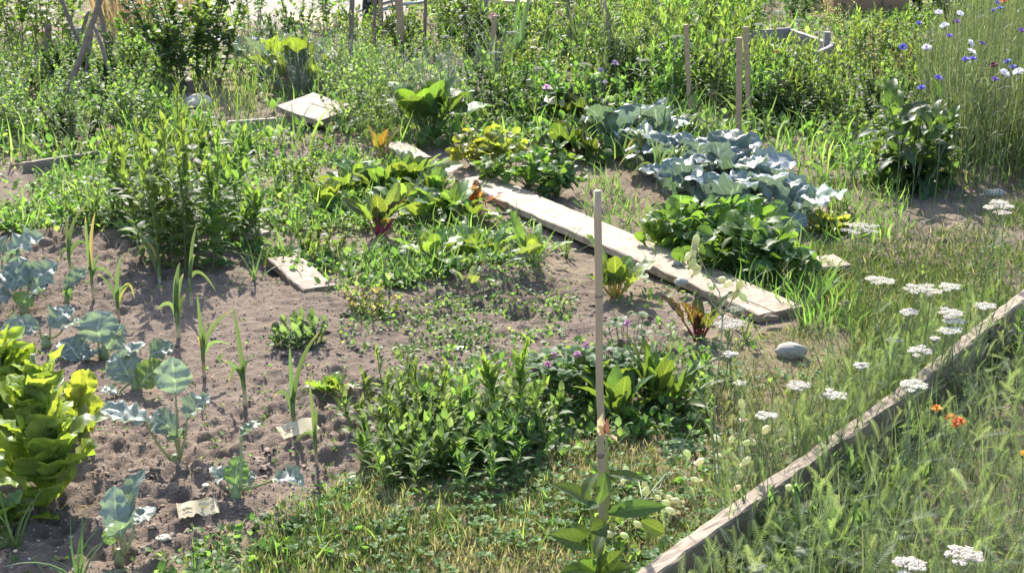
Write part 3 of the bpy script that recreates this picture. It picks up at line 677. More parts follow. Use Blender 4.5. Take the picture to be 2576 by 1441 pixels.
# ---------------------------------------------------------------- plant builders
def curve(p0, p1, sag=0.0, n=6, bow=(0, 0, 0)):
    t = np.linspace(0, 1, n)[:, None]; q = np.asarray(p0) * (1 - t) + np.asarray(p1) * t
    return q + (4 * t * (1 - t)) * (np.array([0, 0, sag]) + np.asarray(bow))
_lc = {}
def big_leaf(mat, root, p0, p1, w, col, up=(0, 0, 1), bend=.6, fold=.22, ruffle=.16, crk=.35, a=.85, b=.62, seed=0, nl=14, nw=8, lobe=.05, name='leaf', rf=4):
    p0, p1 = np.asarray(p0, float), np.asarray(p1, float); L = np.linalg.norm(p1 - p0)
    tpl = leaf(nl, nw, w / 2 / L, a, b, fold, bend * .5, bend, ruffle, rf, lobe, 5, 0, crk, seed)
    # straighten so that the blade runs from p0 to p1
    V, F, st = tpl; tip = V[-(nw // 2) - 1]; an = math.atan2(tip[2], tip[1]); l_ = math.hypot(tip[1], tip[2]); c_, s_ = math.cos(-an), math.sin(-an)
    V = np.stack([V[:, 0], (V[:, 1] * c_ - V[:, 2] * s_) / l_, (V[:, 1] * s_ + V[:, 2] * c_) / l_], 1)
    mb = MB(); k = np.clip(np.asarray(col) * (1 + .12 * rng.standard_normal()), 0, 1)
    mb.inst((V, F, st), [p0], [p1 - p0], [up], L, [k]); return mb.build(name, M[mat], root)
GL = (.19, .225, .20); GLY = (.16, .25, .06)
def kdef(op): op.setdefault('ruffle', .2); op.setdefault('b', .66); op.setdefault('crk', .6); return op
def kohlrabi(label, base, leaves, bulb=.022, cat='kohlrabi', group='young kohlrabi plants'):
    """leaves: (start u,v,dy), (tip u,v,dy), width px, up vector, options"""
    g = G(*base); r = thing('kohlrabi', label, cat, g, group); s0 = (base[1] + 433) * cp / CAMH
    if bulb:
        mb = MB(); z = np.linspace(-.015, .04, 8); mb.tube([(0, 0, t) for t in z], [.006, bulb * .6, bulb * .85, bulb * .95, bulb * .85, bulb * .65, bulb * .45, .006], (.22, .27, .11), 12)
        mb.build('bulb', M['stem'], r)
    for i, (a, b, w, up, op) in enumerate(leaves):
        pa, pb = T(a[0], a[1], g[1] + a[2]) - g, T(b[0], b[1], g[1] + b[2]) - g; pb = pa + (pb - pa) * 1.1
        col = op.pop('col', GL); o = big_leaf('glauc', r, pa, pb, w * 1.42 / s0, col, up, seed=i + int(base[0]), **kdef(op))
        pe = MB(); c0 = np.array([.012 * math.copysign(1, pa[0]), 0, .025]); pts = curve(c0, pa, 0, 6, (pa[0] * .12, 0, -.0)); ext = pa + (pb - pa) * .55
        pe.tube(np.vstack([pts, [pa + (pb - pa) * .05]]), np.linspace(.0045, .0026, 7), (.28, .31, .13), 6); pe.build('petiole', M['stem'], o)
UPZ = (0, 0, 1); FR = (0, -.9, .45); BK = (0, .7, .7)
kohlrabi('kohlrabi with one tall upright leaf, largest of the row, behind the yellow tag', (440, 1150), [
    ((368, 1058, -.02), (262, 1034, -.03), 58, (.1, -.25, 1), dict(bend=.5, ruffle=.2)), ((441, 990, .02), (434, 906, .05), 66, (0, -1, .3), dict(bend=.3, lobe=.06)),
    ((470, 1055, .03), (526, 1000, .06), 52, (-.5, -.5, .7), dict(bend=.5, fold=.5)), ((440, 1085, -.01), (384, 1048, .03), 50, (.3, -.8, .5), dict(bend=1.2)),
    ((441, 1112, -.02), (463, 1082, -.04), 44, UPZ, dict(bend=.3, fold=.5, col=(.16, .21, .15)))], .024)
kohlrabi('kohlrabi with a bright upright leaf and a long bent stalk, left of the vetch clump', (595, 1268), [
    ((592, 1222, 0), (600, 1152, .04), 44, (0, -1, .3), dict(bend=.3, col=GLY, fold=.1)), ((575, 1208, .02), (530, 1180, .03), 38, UPZ, dict(bend=.4, col=(.15, .19, .16))),
    ((605, 1098, .03), (655, 1066, .05), 34, UPZ, dict(bend=.9, col=(.15, .20, .13))), ((690, 1204, -.03), (757, 1218, -.06), 46, (.2, -.3, 1), dict(bend=.8, fold=.5)),
    ((615, 1235, .03), (632, 1188, .06), 34, (-.3, -.8, .4), dict(bend=.4)), ((572, 1225, .05), (553, 1205, .10), 30, UPZ, dict(bend=.5))], .014)
kohlrabi('smallest kohlrabi, two upright leaves at the front left bed edge', (300, 1408), [
    ((296, 1340, 0), (287, 1232, .05), 52, (.2, -1, .3), dict(bend=.3, lobe=.1, ruffle=.22, fold=.3)), ((312, 1320, .03), (362, 1192, .08), 52, (-.6, -.7, .5), dict(bend=.5, fold=.45)),
    ((300, 1352, -.02), (318, 1318, -.05), 54, UPZ, dict(bend=.6, fold=.4, col=(.16, .21, .16))), ((285, 1368, -.01), (268, 1330, 0), 26, FR, dict(bend=.3, col=GLY)),
    ((338, 1318, .02), (384, 1278, .08), 40, (-.2, -.6, .8), dict(bend=.2))], .012)
kohlrabi('kohlrabi with a yellow-green lobed leaf, behind the largest one', (345, 985), [
    ((330, 960, 0), (294, 892, .05), 64, (.3, -.8, .5), dict(bend=.4)), ((352, 970, -.02), (405, 915, .0), 56, (-.3, -.8, .4), dict(bend=.3, col=GLY, lobe=.12)),
    ((378, 895, .03), (432, 868, .06), 44, (0, -.6, .9), dict(bend=.4, lobe=.1, col=(.15, .2, .14))), ((300, 910, .05), (360, 868, .09), 46, UPZ, dict(bend=.6)),
    ((300, 990, -.02), (258, 985, -.04), 36, UPZ, dict(bend=.7)), ((335, 1000, -.03), (300, 1010, -.05), 34, UPZ, dict(bend=.5))], .018)
kohlrabi('kohlrabi with a broad dark round leaf held up, pale midrib showing', (262, 905), [
    ((248, 862, .01), (252, 788, .06), 74, (0, -1, .35), dict(bend=.3, b=.5)), ((268, 880, .02), (308, 822, .05), 52, (-.3, -.9, .3), dict(bend=.4)),
    ((245, 880, -.01), (212, 905, -.05), 40, UPZ, dict(bend=.6)), ((205, 908, -.03), (158, 860, .02), 60, (.2, -.5, .9), dict(bend=.6, col=(.15, .19, .17)))], .018)
kohlrabi('kohlrabi with two spreading pale leaves, just behind the front lettuce', (118, 880), [
    ((100, 826, 0), (10, 826, -.02), 46, (.0, -.6, .9), dict(bend=.8)), ((125, 822, .01), (182, 778, .05), 52, (-.2, -.6, .8), dict(bend=.5, col=(.15, .19, .17))),
    ((155, 832, -.02), (200, 812, -.02), 36, UPZ, dict(bend=.6, col=(.16, .2, .18)))], .018)
kohlrabi('kohlrabi with four grey-blue leaves at the far left, before the weeds', (62, 790), [
    ((70, 712, .02), (8, 690, .03), 62, (.3, -.6, .8), dict(bend=.6)), ((80, 730, .02), (140, 668, .06), 62, (-.4, -.7, .6), dict(bend=.5)), ((52, 725, .04), (48, 652, .08), 60, (.1, -.8, .5), dict(bend=.5, col=(.14, .18, .16))),
    ((85, 750, -.02), (118, 725, -.03), 48, UPZ, dict(bend=.6, col=(.15, .19, .17))), ((30, 742, -.02), (-22, 765, -.04), 50, (.1, -.4, .9), dict(bend=.8)), ((52, 770, -.02), (70, 738, .0), 40, FR, dict(bend=.3, col=GLY))], .02)
kohlrabi('half hidden kohlrabi with arching leaves at the left picture edge', (15, 700), [
    ((20, 640, .0), (104, 600, .04), 56, (-.1, -.5, .9), dict(bend=.8)), ((8, 640, .03), (-40, 598, .04), 50, UPZ, dict(bend=.6)), ((20, 660, -.02), (44, 628, -.03), 36, UPZ, dict(bend=.6, col=(.15, .19, .16)))], .018)
kohlrabi('kohlrabi seedling showing a single pale upright leaf, left of the leeks', (170, 772), [
    ((166, 728, 0), (216, 682, .03), 32, (-.5, -.8, .3), dict(bend=.4, fold=.5, col=(.15, .19, .17))), ((168, 750, 0), (178, 722, -.01), 20, FR, dict(bend=.3, col=GLY))], .010)
# ---------------------------------------------------------------- leeks / onions
def leek(label, base, tips, thick=6, hgt=None, group='row of young leeks', white=.2, cat='leek', name='leek'):
    g = G(*base); r = thing(name, label, cat, g, group); s0 = (base[1] + 433) * cp / CAMH; R = thick / s0 / 2
    top = max(.05, (base[1] - min(t[1] for t in tips)) / s0 / cp * .33)
    mb = MB(); n = 6; z = np.linspace(-.01, top, n); ccol = np.array([(.48, .42, .28)] * 2 + [(.36, .36, .2)] * 1 + [(.16, .22, .07)] * 3)
    mb.tube(np.stack([0 * z, 0 * z, z], 1), R * np.linspace(1.1, .8, n), ccol, 8); mb.build('shank', M['stem'], r)
    sd_ = rng.choice([-1, 1]); tips = list(tips) + [(base[0] + sd_ * (35 + 30 * rng.random()), base[1] - 40 - 50 * rng.random(), base[0] + sd_ * 22, base[1] - 95)]
    for i, t in enumerate(tips):
        e = T(t[0], t[1], g[1] + rng.normal(0, .02)) - g; m = np.array(t[2:4]) if len(t) > 3 else None
        s_ = np.array([0, 0, top * (.55 + .2 * (i % 3))]); nn = 12
        if m is not None: mid = T(m[0], m[1], g[1]) - g
        else: mid = (s_ * .5 + e * .5) + np.array([-.18 * e[0], 0, .07 * e[2]])
        tt = np.linspace(0, 1, nn)[:, None]; c = 2 * mid - .5 * s_ - .5 * e
        pts = s_ * (1 - tt) ** 2 + 2 * c * tt * (1 - tt) + e * tt ** 2
        d = nrm(np.gradient(pts, axis=0)); x = nrm(np.cross(d, [.25, 1, .2])); nrm_ = np.cross(x, d)
        w = R * 1.25 * np.sin(np.clip(.35 + .65 * tt[:, 0], 0, 1) * PI) ** .6; w[-1] = .0004
        V = np.stack([pts - x * w[:, None] - nrm_ * w[:, None] * .35, pts, pts + x * w[:, None] - nrm_ * w[:, None] * .35], 1).reshape(-1, 3)
        F = [(k * 3 + q_, k * 3 + q_ + 1, k * 3 + q_ + 4, k * 3 + q_ + 3) for k in range(nn - 1) for q_ in (0, 1)]
        b = MB(); col = np.array((.105, .165, .06)) * (1 + .15 * rng.standard_normal()) if rng.random() > .05 else np.array((.3, .26, .09))
        ff = np.repeat(np.clip((tt[:, 0] - .84) * 9, 0, 1) * (i % 2), 3)[:, None]; col = col[None] * (1 - ff) + np.array([(.32, .25, .13)]) * ff
        b.add(V, F, col, np.stack([np.tile([-1, 0, 1], nn), np.repeat(tt[:, 0], 3)], 1)); b.build('leaf', M['grass'], r)
leek('leek with two tall leaves and a pale shank, right behind the beige tag', (740, 1082), [(729, 872), (806, 832), (745, 960)], 10)
leek('leek with a long straight left leaf and a folded right one, before the small lettuce', (617, 1018), [(585, 770), (560, 905), (625, 905)], 10)
leek('leek whose right leaf kinks high, left of the long straight one', (515, 955), [(496, 738), (590, 778), (497, 846), (518, 810)], 9)
leek('thick leek with a fan of short upright leaves', (450, 858), [(441, 690), (462, 688), (452, 660), (467, 740)], 11)
leek('slender tall leek with one single upright leaf, near the tall weeds', (483, 780), [(497, 560), (490, 640)], 8)
leek('leek with a dead brown tip on its long arching leaf, under the tall weeds', (402, 712), [(318, 552, 360, 600), (395, 610), (408, 640)], 8)
leek('leek with one leaf leaning far left across its neighbour', (300, 810), [(306, 640), (245, 688), (330, 715), (300, 740)], 8)
leek('tallest leek of the left group, with spread drooping tips', (237, 770), [(240, 532), (215, 545), (222, 680), (250, 640)], 8)
leek('leek at the left end of the row, beside the kohlrabi seedling', (179, 702), [(166, 540), (212, 520), (152, 655, 160, 630), (180, 600)], 8)
leek('smallest leek, front end of the row, at the edge of the vetch clump', (797, 1182), [(783, 1030), (800, 1020), (768, 1080), (776, 950)], 8)
for (b, t, lab) in [((1626, 445), (1560, 330), 'left spring onion clump before the cabbages'), ((1652, 480), (1640, 352), 'middle spring onion clump before the cabbages'), ((1690, 470), (1688, 385), 'right spring onion clump before the cabbages')]:
    tps = [(t[0] + k * 14 + rng.normal(0, 4), t[1] + rng.normal(0, 18)) for k in range(5)]
    leek(lab, b, tps + [(b[0] - 70, b[1] - 25, b[0] - 30, b[1] - 70)], 6, group='spring onions by the cabbages', cat='spring onion', name='spring_onion')
# ---------------------------------------------------------------- rosettes
def rosette(name, label, cat, base, n, L, w, mat='chard', col=(.09, .15, .03), scol=(.25, .3, .1), e0=35, e1=80, pet=.5, group=None, a=.8, b=.6, bend=.7, fold=.25, ruffle=.15, crk=.3, lobe=0, seed=0, inner=.55, merge=False, az0=None, nl=9, nw=6, cvar=None):
    g = G(*base); r = thing(name, label, cat, g, group); sm = MB(); fm = MB(); rs = np.random.default_rng(seed + 5)
    for i in range(n):
        f = i / max(1, n - 1); az = i * 2.4 + rs.random() * .6 if az0 is None else az0[i % len(az0)] + rs.normal(0, .2)
        e = math.radians(e0 + (e1 - e0) * f + rs.normal(0, 6)); l_ = L * (1 - (1 - inner) * f) * (.8 + .4 * rs.random())
        d = np.array([math.cos(az) * math.cos(e), math.sin(az) * math.cos(e), math.sin(e)]); p0 = np.array([math.cos(az), math.sin(az), 0]) * .008
        pl = l_ * pet; p1 = p0 + d * pl; d2 = nrm(d + np.array([0, 0, -.25 * (1 - f)]) + .12 * rs.standard_normal(3)); p2 = p1 + d2 * l_ * (1 - pet * .35)
        up = np.array([-math.cos(az) * .5, -math.sin(az) * .5, 1]) + .3 * rs.standard_normal(3)
        sm.tube(curve(p0 - [0, 0, .012], p1 + d2 * l_ * .12, .006, 5), np.linspace(.0045, .0022, 5) * (L / .14), np.clip(np.asarray(scol) * (.85 + .3 * rs.random()), 0, 1), 6)
        c = np.asarray(col if cvar is None else cvar[rs.integers(len(cvar))]) * (.8 + .4 * rs.random())
        if merge:
            tpl = leaf(nl, nw, w / 2 / l_ * (.8 + .4 * rs.random()), a, b, fold, bend * .5, bend, ruffle, 4, lobe, 5, 0, crk, i + seed); fm.inst(tpl, [p1], [d2], [up], np.linalg.norm(p2 - p1), [c])
        else: big_leaf(mat, r, p1, p2, w * (.8 + .4 * rs.random()) * (1 - .3 * f), c, up, bend, fold, ruffle, crk, a, b, i + seed, nl, nw, lobe)
    if merge: fm.build('foliage', M[mat], r)
    sm.build('stalks', M['stem'], r); return r
BR = (.10, .17, .035); RD = (.20, .05, .035)
rosette('chard', 'yellow-green chard with pale stalks, left of the bushy leaf rows', 'chard', (826, 528), 11, .13, .065, 'chard', (.12, .19, .04), (.3, .32, .1), 50, 82, .5, seed=1)
rosette('chard', 'red stalked chard with dark leaves, middle of the leaf rows', 'chard', (958, 590), 13, .17, .065, 'chard', (.06, .10, .03), (.30, .02, .05), 55, 85, .55, seed=2, cvar=[(.06, .1, .03), (.11, .17, .04), (.1, .07, .03)])
rosette('chard', 'bright chard with slim stalks standing by the long plank, right of a lolly stick', 'chard', (1340, 668), 12, .14, .05, 'chard', (.11, .19, .035), (.28, .33, .1), 48, 84, .55, seed=3)
rosette('chard', 'yellow stalked chard right behind the bamboo cane', 'chard', (1548, 738), 13, .16, .085, 'chard', (.11, .18, .035), (.42, .32, .03), 38, 80, .5, seed=4, ruffle=.22)
rosette('beet', 'dark red beet with upright curled leaves near the square plank end', 'beet', (1757, 858), 12, .135, .042, 'chard', (.12, .07, .03), (.2, .02, .03), 58, 86, .45, seed=5, ruffle=.25, cvar=[(.05, .065, .02), (.09, .02, .018), (.065, .065, .02), (.05, .025, .018)])
rosette('red_lettuce', 'rusty red leafed plant beside the long plank', 'red lettuce', (1190, 530), 9, .13, .06, 'chard', (.22, .06, .035), (.2, .06, .04), 30, 78, .3, seed=6)
rosette('chard', 'orange stalked chard leaves poking up behind the leafy rows', 'chard', (958, 412), 5, .17, .06, 'chard', (.3, .2, .03), (.35, .2, .05), 65, 85, .5, seed=7, cvar=[(.26, .16, .03), (.13, .15, .03)])
# leaf rows: each plant of the spinach / radish block
SPN = 'spinach plants in the leafy rows'
k_ = 0
for (u, v, n, L, w, lab) in [(905, 470, 14, .12, .065, 'bright spinach plant at the left end of the leafy rows'), (965, 495, 15, .13, .07, 'large spinach plant with silver lit leaves, left of the middle of the rows'), (1040, 480, 16, .14, .075, 'spinach plant at the back of the leafy rows, beside the beam end'),
        (1090, 512, 14, .12, .065, 'spinach plant in the leafy rows just left of the rusty red plant'), (1130, 548, 13, .12, .06, 'spinach plant at the front right of the leafy rows, before the red one'), (1075, 558, 12, .10, .06, 'low spinach plant in front of the leafy rows, right of the red chard'), (1015, 528, 12, .11, .06, 'spinach plant between the red chard and the main leafy rows'), (870, 490, 9, .10, .055, 'small spinach plant just right of the yellow-green chard'),
        (1180, 560, 8, .09, .05, 'last small spinach plant below the rusty red one')]:
    k_ += 1; rosette('spinach', lab, 'spinach', (u, v), n + 8, L * 1.3, w * 1.15, 'chard', (.095, .175, .04), (.2, .28, .08), 22, 76, .5, SPN, .9, .5, seed=20 + k_, ruffle=.1, crk=.2)
for (u, v, n, L, w, lab) in [(1085, 660, 11, .16, .08, 'radish plant with a tall round leaf, above the dark hole in the soil'), (1195, 640, 15, .13, .055, 'radish plant with many bright leaves left of the slim chard'), (1240, 655, 9, .12, .05, 'radish plant with leaves lying towards the lolly stick')]:
    k_ += 1; rosette('radish', lab, 'radish', (u, v), n, L, w, 'chard', (.10, .18, .04), (.25, .3, .12), 15, 75, .5, 'radish plants', .95, .5, seed=40 + k_, lobe=.06)
rosette('bean_seedling', 'bean seedling with folded grey-green leaves by the lolly stick in the soil', 'seedling', (1178, 722), 5, .10, .05, 'chard', (.13, .19, .10), (.25, .3, .12), 35, 60, .5, seed=50)
rosette('bean_seedling', 'pair of seedling leaves on a bent stalk between two lolly sticks', 'seedling', (1240, 705), 3, .12, .05, 'chard', (.13, .19, .09), (.3, .32, .15), 25, 50, .6, seed=51, az0=[.4, .1, 2.6])
rosette('small_lettuce', 'small frilly lettuce alone on the bare soil', 'lettuce', (836, 992), 18, .075, .034, 'chard', (.12, .2, .035), (.3, .35, .1), 28, 82, .25, seed=53, ruffle=.4, lobe=.12)
rosette('yellow_lettuce', 'ragged yellow lettuce at the right end of the cabbage row', 'lettuce', (2100, 578), 30, .13, .085, 'chard', (.2, .27, .07), (.4, .4, .15), 8, 80, .2, seed=54, ruffle=.5, lobe=.1, crk=.8, merge=True)
# cabbages
CB = 'blue-green cabbage plants of the row'
k_ = 0
for (u, v, n, L, w, lab) in [(1555, 385, 12, .21, .19, 'cabbage at the far left end of the blue-green row'), (1650, 372, 14, .21, .18, 'crinkled cabbage at the back of the blue-green row, left of the stakes'), (1665, 438, 13, .20, .17, 'cabbage in the middle left of the row, behind the spring onions'), (1745, 450, 14, .23, .20, 'large cabbage at the centre of the blue-green row'),
        (1705, 512, 12, .20, .17, 'dark flat leafed cabbage at the front of the row, left'), (1830, 490, 14, .22, .20, 'big pale cabbage under the nearest square stake'), (1800, 545, 12, .19, .17, 'cabbage in front centre of the row, above the strawberry leaves'), (1905, 520, 13, .21, .18, 'cabbage right of the big pale one, with a yellowing leaf'), (1985, 560, 10, .21, .15, 'cabbage at the right end of the row next to the yellow lettuce')]:
    k_ += 1; rosette('cabbage', lab, 'cabbage', (u, v), n - 4, L * 1.12, w * 1.0, 'cabbage', (.115, .15, .14), (.25, .3, .2), 26, 72, .38, CB, .95, .5, 1.5, .2, .16, .45, .05, 60 + k_, .7, nl=16, nw=10, cvar=[(.15, .19, .195), (.125, .165, .165), (.18, .215, .22), (.13, .18, .13)])
for (u, v, lab) in [(1700, 575, 'yellow-green brassica leaves left above the strawberry clump')]:
    rosette('brassica', lab, 'cabbage', (u, v), 4, .22, .17, 'glauc', (.12, .21, .035), (.3, .35, .15), 55, 75, .35, None, .95, .48, .5, .15, .12, .4, .03, 80 + u, nl=14, nw=8, az0=[-1.5, -1.2, 1.8, .3])
r_ = thing('brassica', 'broad bright green cabbage leaf lit from behind, facing the camera', 'cabbage', G(1875, 590)); g_ = np.array(r_.location)
for i, (a, b, w, c) in enumerate([((1884, 562), (1880, 488), .125, (.12, .21, .035)), ((1935, 560), (1972, 505), .09, (.12, .21, .04)), ((1845, 575), (1828, 540), .09, (.11, .19, .04)), ((1940, 590), (2030, 545), .10, (.2, .245, .235))]):
    pa, pb = T(*a, g_[1] - .02) - g_, T(*b, g_[1] + .02) - g_; o = big_leaf('glauc', r_, pa, pb, w, c, (0, -.9, .5), .35, .12, .1, .35, .95, .48, 870 + i, 16, 10, .03)
    pe = MB(); pe.tube(curve((0, 0, -.01), pa + (pb - pa) * .1, .01, 6), np.linspace(.005, .003, 6), (.3, .35, .15), 6); pe.build('petiole', M['stem'], o)
# chard behind the cabbages
rosette('savoy_chard', 'puckered dark chard behind the left end of the cabbages', 'chard', (1480, 400), 10, .26, .13, 'chard', (.05, .085, .025), (.3, .12, .06), 18, 60, .35, None, .95, .55, .9, .25, .3, 1.2, .05, 90, az0=[2.8, 3.4, 2.3, 3.9, 4.4, 1.6])
rosette('savoy_chard', 'puckered yellowish chard by the small dark bush', 'chard', (1490, 315), 9, .28, .14, 'chard', (.06, .09, .03), (.3, .3, .1), 22, 70, .3, None, .95, .55, .8, .25, .3, 1.2, .05, 91, az0=[2.8, 3.6, 1.4, 1.1, 4.2])
# big dark comfrey
rosette('rhubarb', 'rhubarb with big yellow-green leaves lit from behind, far left of centre', 'rhubarb', (765, 225), 15, .30, .22, 'broad', (.14, .21, .025), (.3, .15, .06), 25, 75, .55, None, .9, .5, .8, .2, .3, .9, 0, 94, .8, nl=12, nw=8, cvar=[(.16, .24, .02), (.07, .12, .02), (.11, .17, .025)])
rosette('artichoke', 'silvery jagged artichoke leaves left of the rhubarb', 'artichoke', (668, 190), 9, .42, .14, 'glauc', (.14, .17, .16), (.3, .3, .25), 25, 75, .3, None, .8, .7, .9, .2, .2, .3, .3, 95, nl=18, nw=6)
rosette('broad_bean', 'plant with broad drooping green leaves in front of the grey lavender', 'bean plant', (1085, 350), 22, .26, .15, 'broad', (.085, .15, .025), (.15, .2, .06), 38, 86, .62, None, .9, .6, 1.2, .15, .08, .2, 0, 96, .8, cvar=[(.09, .16, .025), (.06, .11, .025)])
rosette('squash', 'small plant with two yellow leaves at the foot of the stakes', 'squash', (1850, 372), 5, .085, .075, 'broad', (.25, .28, .03), (.3, .35, .1), 20, 50, .4, None, .9, .45, .6, seed=97, cvar=[(.27, .29, .03), (.1, .16, .03)])
# ---------------------------------------------------------------- tall bolting lettuces
def lettuce(label, base, h, r0, n, seed):
    g = G(*base); r = thing('bolting_lettuce', label, 'lettuce', g, 'tall bolting lettuces'); rs = np.random.default_rng(seed)
    sm = MB(); sm.tube([(0, 0, -.02), (.005, 0, h * .5), (0, 0, h * .92)], [.016, .013, .006], (.2, .27, .09), 8); sm.build('stem', M['stem'], r)
    mb = MB()
    for i in range(n):
        f = (i + .5) / n; z = h * (.0 + .74 * f) + rs.normal(0, .014); az = rs.random() * 6.28; e = math.radians(48 + 22 * f + rs.normal(0, 14))
        L = r0 * (1.3 - .5 * f) * (.6 + .75 * rs.random()); d = np.array([math.cos(az) * math.cos(e), math.sin(az) * math.cos(e), math.sin(e)])
        tpl = leaf(12, 8, .30 + .07 * rs.random(), 1.3, .6, .3, .15, .1 + .65 * rs.random(), .10 + .08 * rs.random(), 3 + rs.integers(3), .04, 7, 0, .55, seed + i)
        c = np.array([(.20, .31, .045), (.17, .28, .04), (.25, .34, .06), (.14, .23, .045)][rs.integers(4)]) * (.65 + .55 * rs.random())
        mb.inst(tpl, [((.012 + .022 * (1 - f)) * math.cos(az), (.012 + .022 * (1 - f)) * math.sin(az), z)], [d], [np.array([-math.cos(az), -math.sin(az), 1.2]) + .35 * rs.standard_normal(3)], L, [c])
    return mb.build('foliage', M['chard'], r)
lettuce('tallest bolting lettuce, bright yellow-green column at the left front', (122, 1262), .41, .112, 74, 1)
lettuce('bolting lettuce partly hidden behind the tallest one, at the left edge', (18, 1120), .33, .105, 60, 2)
lettuce('narrow bolting lettuce leaning out at the right of the tallest one', (212, 1120), .20, .075, 26, 3)
rosette('lettuce', 'small frilly lettuce at the left edge beneath the bolting ones', 'lettuce', (8, 1330), 14, .10, .07, 'chard', (.14, .22, .03), (.3, .35, .1), 15, 75, .25, seed=56, ruffle=.4)
# ---------------------------------------------------------------- strawberries
LEAFS = leaf(8, 4, .36, .95, .6, .22, .25, .7, .06, 4, 0, 5, .10, .15, 3)
def strawberry(label, base, n, L, hgt, col, seed, spread=.5):
    g = G(*base); r = thing('strawberry_plant', label, 'strawberry', g, 'strawberry plants beside the plank'); rs = np.random.default_rng(seed); sm, fm = MB(), MB()
    for i in range(n):
        az = i * 2.4 + rs.normal(0, .3); e = math.radians(25 + 58 * rs.random()); l_ = hgt * (.55 + .8 * rs.random())
        d = np.array([math.cos(az) * math.cos(e) * spread * 1.6, math.sin(az) * math.cos(e) * spread * 1.6, math.sin(e)]); p = d * l_
        sm.tube(curve((0, 0, -.01), p, .01, 5), np.linspace(.0022, .0013, 5), (.2, .26, .08), 4); c = np.asarray(col) * (.75 + .5 * rs.random())
        for j in (-1, 0, 1):
            a = az + j * 1.15; dd_ = np.array([math.cos(a), math.sin(a), .2 - .15 * abs(j) + .55 * rs.normal()])
            fm.inst(LEAFS, [p], [dd_], [UP + .6 * rs.standard_normal(3)], L * (.8 + .5 * rs.random()), [c])
    fm.build('foliage', M['broad'], r); sm.build('stalks', M['stem'], r)
    return r
SB, SY, SD = (.085, .155, .03), (.19, .22, .04), (.06, .11, .028)
for i, (u, v, n, L, h, c, lab) in enumerate([(1190, 425, 26, .06, .12, SY, 'yellowing strawberry plant at the far left of the straw'), (1262, 425, 28, .06, .14, SY, 'yellow-green strawberry plant with drooping leaves, second along the straw'), (1240, 470, 20, .055, .10, SB, 'low green strawberry plant at the far end of the long plank'),
        (1330, 482, 30, .06, .12, SB, 'dark strawberry plant with a red berry, by the far part of the plank'), (1400, 500, 28, .06, .11, SD, 'dark strawberry plant nearest the bare soil left of the cabbages'), (1400, 440, 22, .06, .10, SB, 'strawberry plant behind the dark ones, left of the spring onions'),
        (1690, 640, 34, .065, .13, SB, 'strawberry plant at the left of the big clump, above the pebbles'), (1760, 640, 36, .07, .16, SB, 'tall strawberry plant in the middle of the big clump'), (1820, 690, 34, .07, .14, SD, 'dark strawberry plant at the front of the big clump, with hanging leaves'), (1890, 680, 36, .075, .16, SB, 'strawberry plant at the right of the big clump'),
        (1945, 710, 30, .075, .13, SD, 'strawberry plant with the darkest leaves at the right front corner'), (1850, 620, 26, .07, .15, SB, 'strawberry plant at the back of the big clump, beneath the bright cabbage leaf')]):
    strawberry(lab, (u, v), int(n * 1.25), L * .8, h * 1.05, c, 100 + i)
for (u, v, lab) in [(1337, 440, 'ripe red strawberry hanging in the dark leaves'), (1003, 478 - 12, 'red strawberry at the edge of the leafy rows')][:1]:
    V, F, t_ = ico(2, 1, .05, 1.2); b = MB(); V = V * [.011, .011, .014]; b.add(V, F, (.35, .02, .015)); p = P(u, v, .06); o = b.build('strawberry', M['vcol']); o.location = p; tag(o, lab, 'berry')
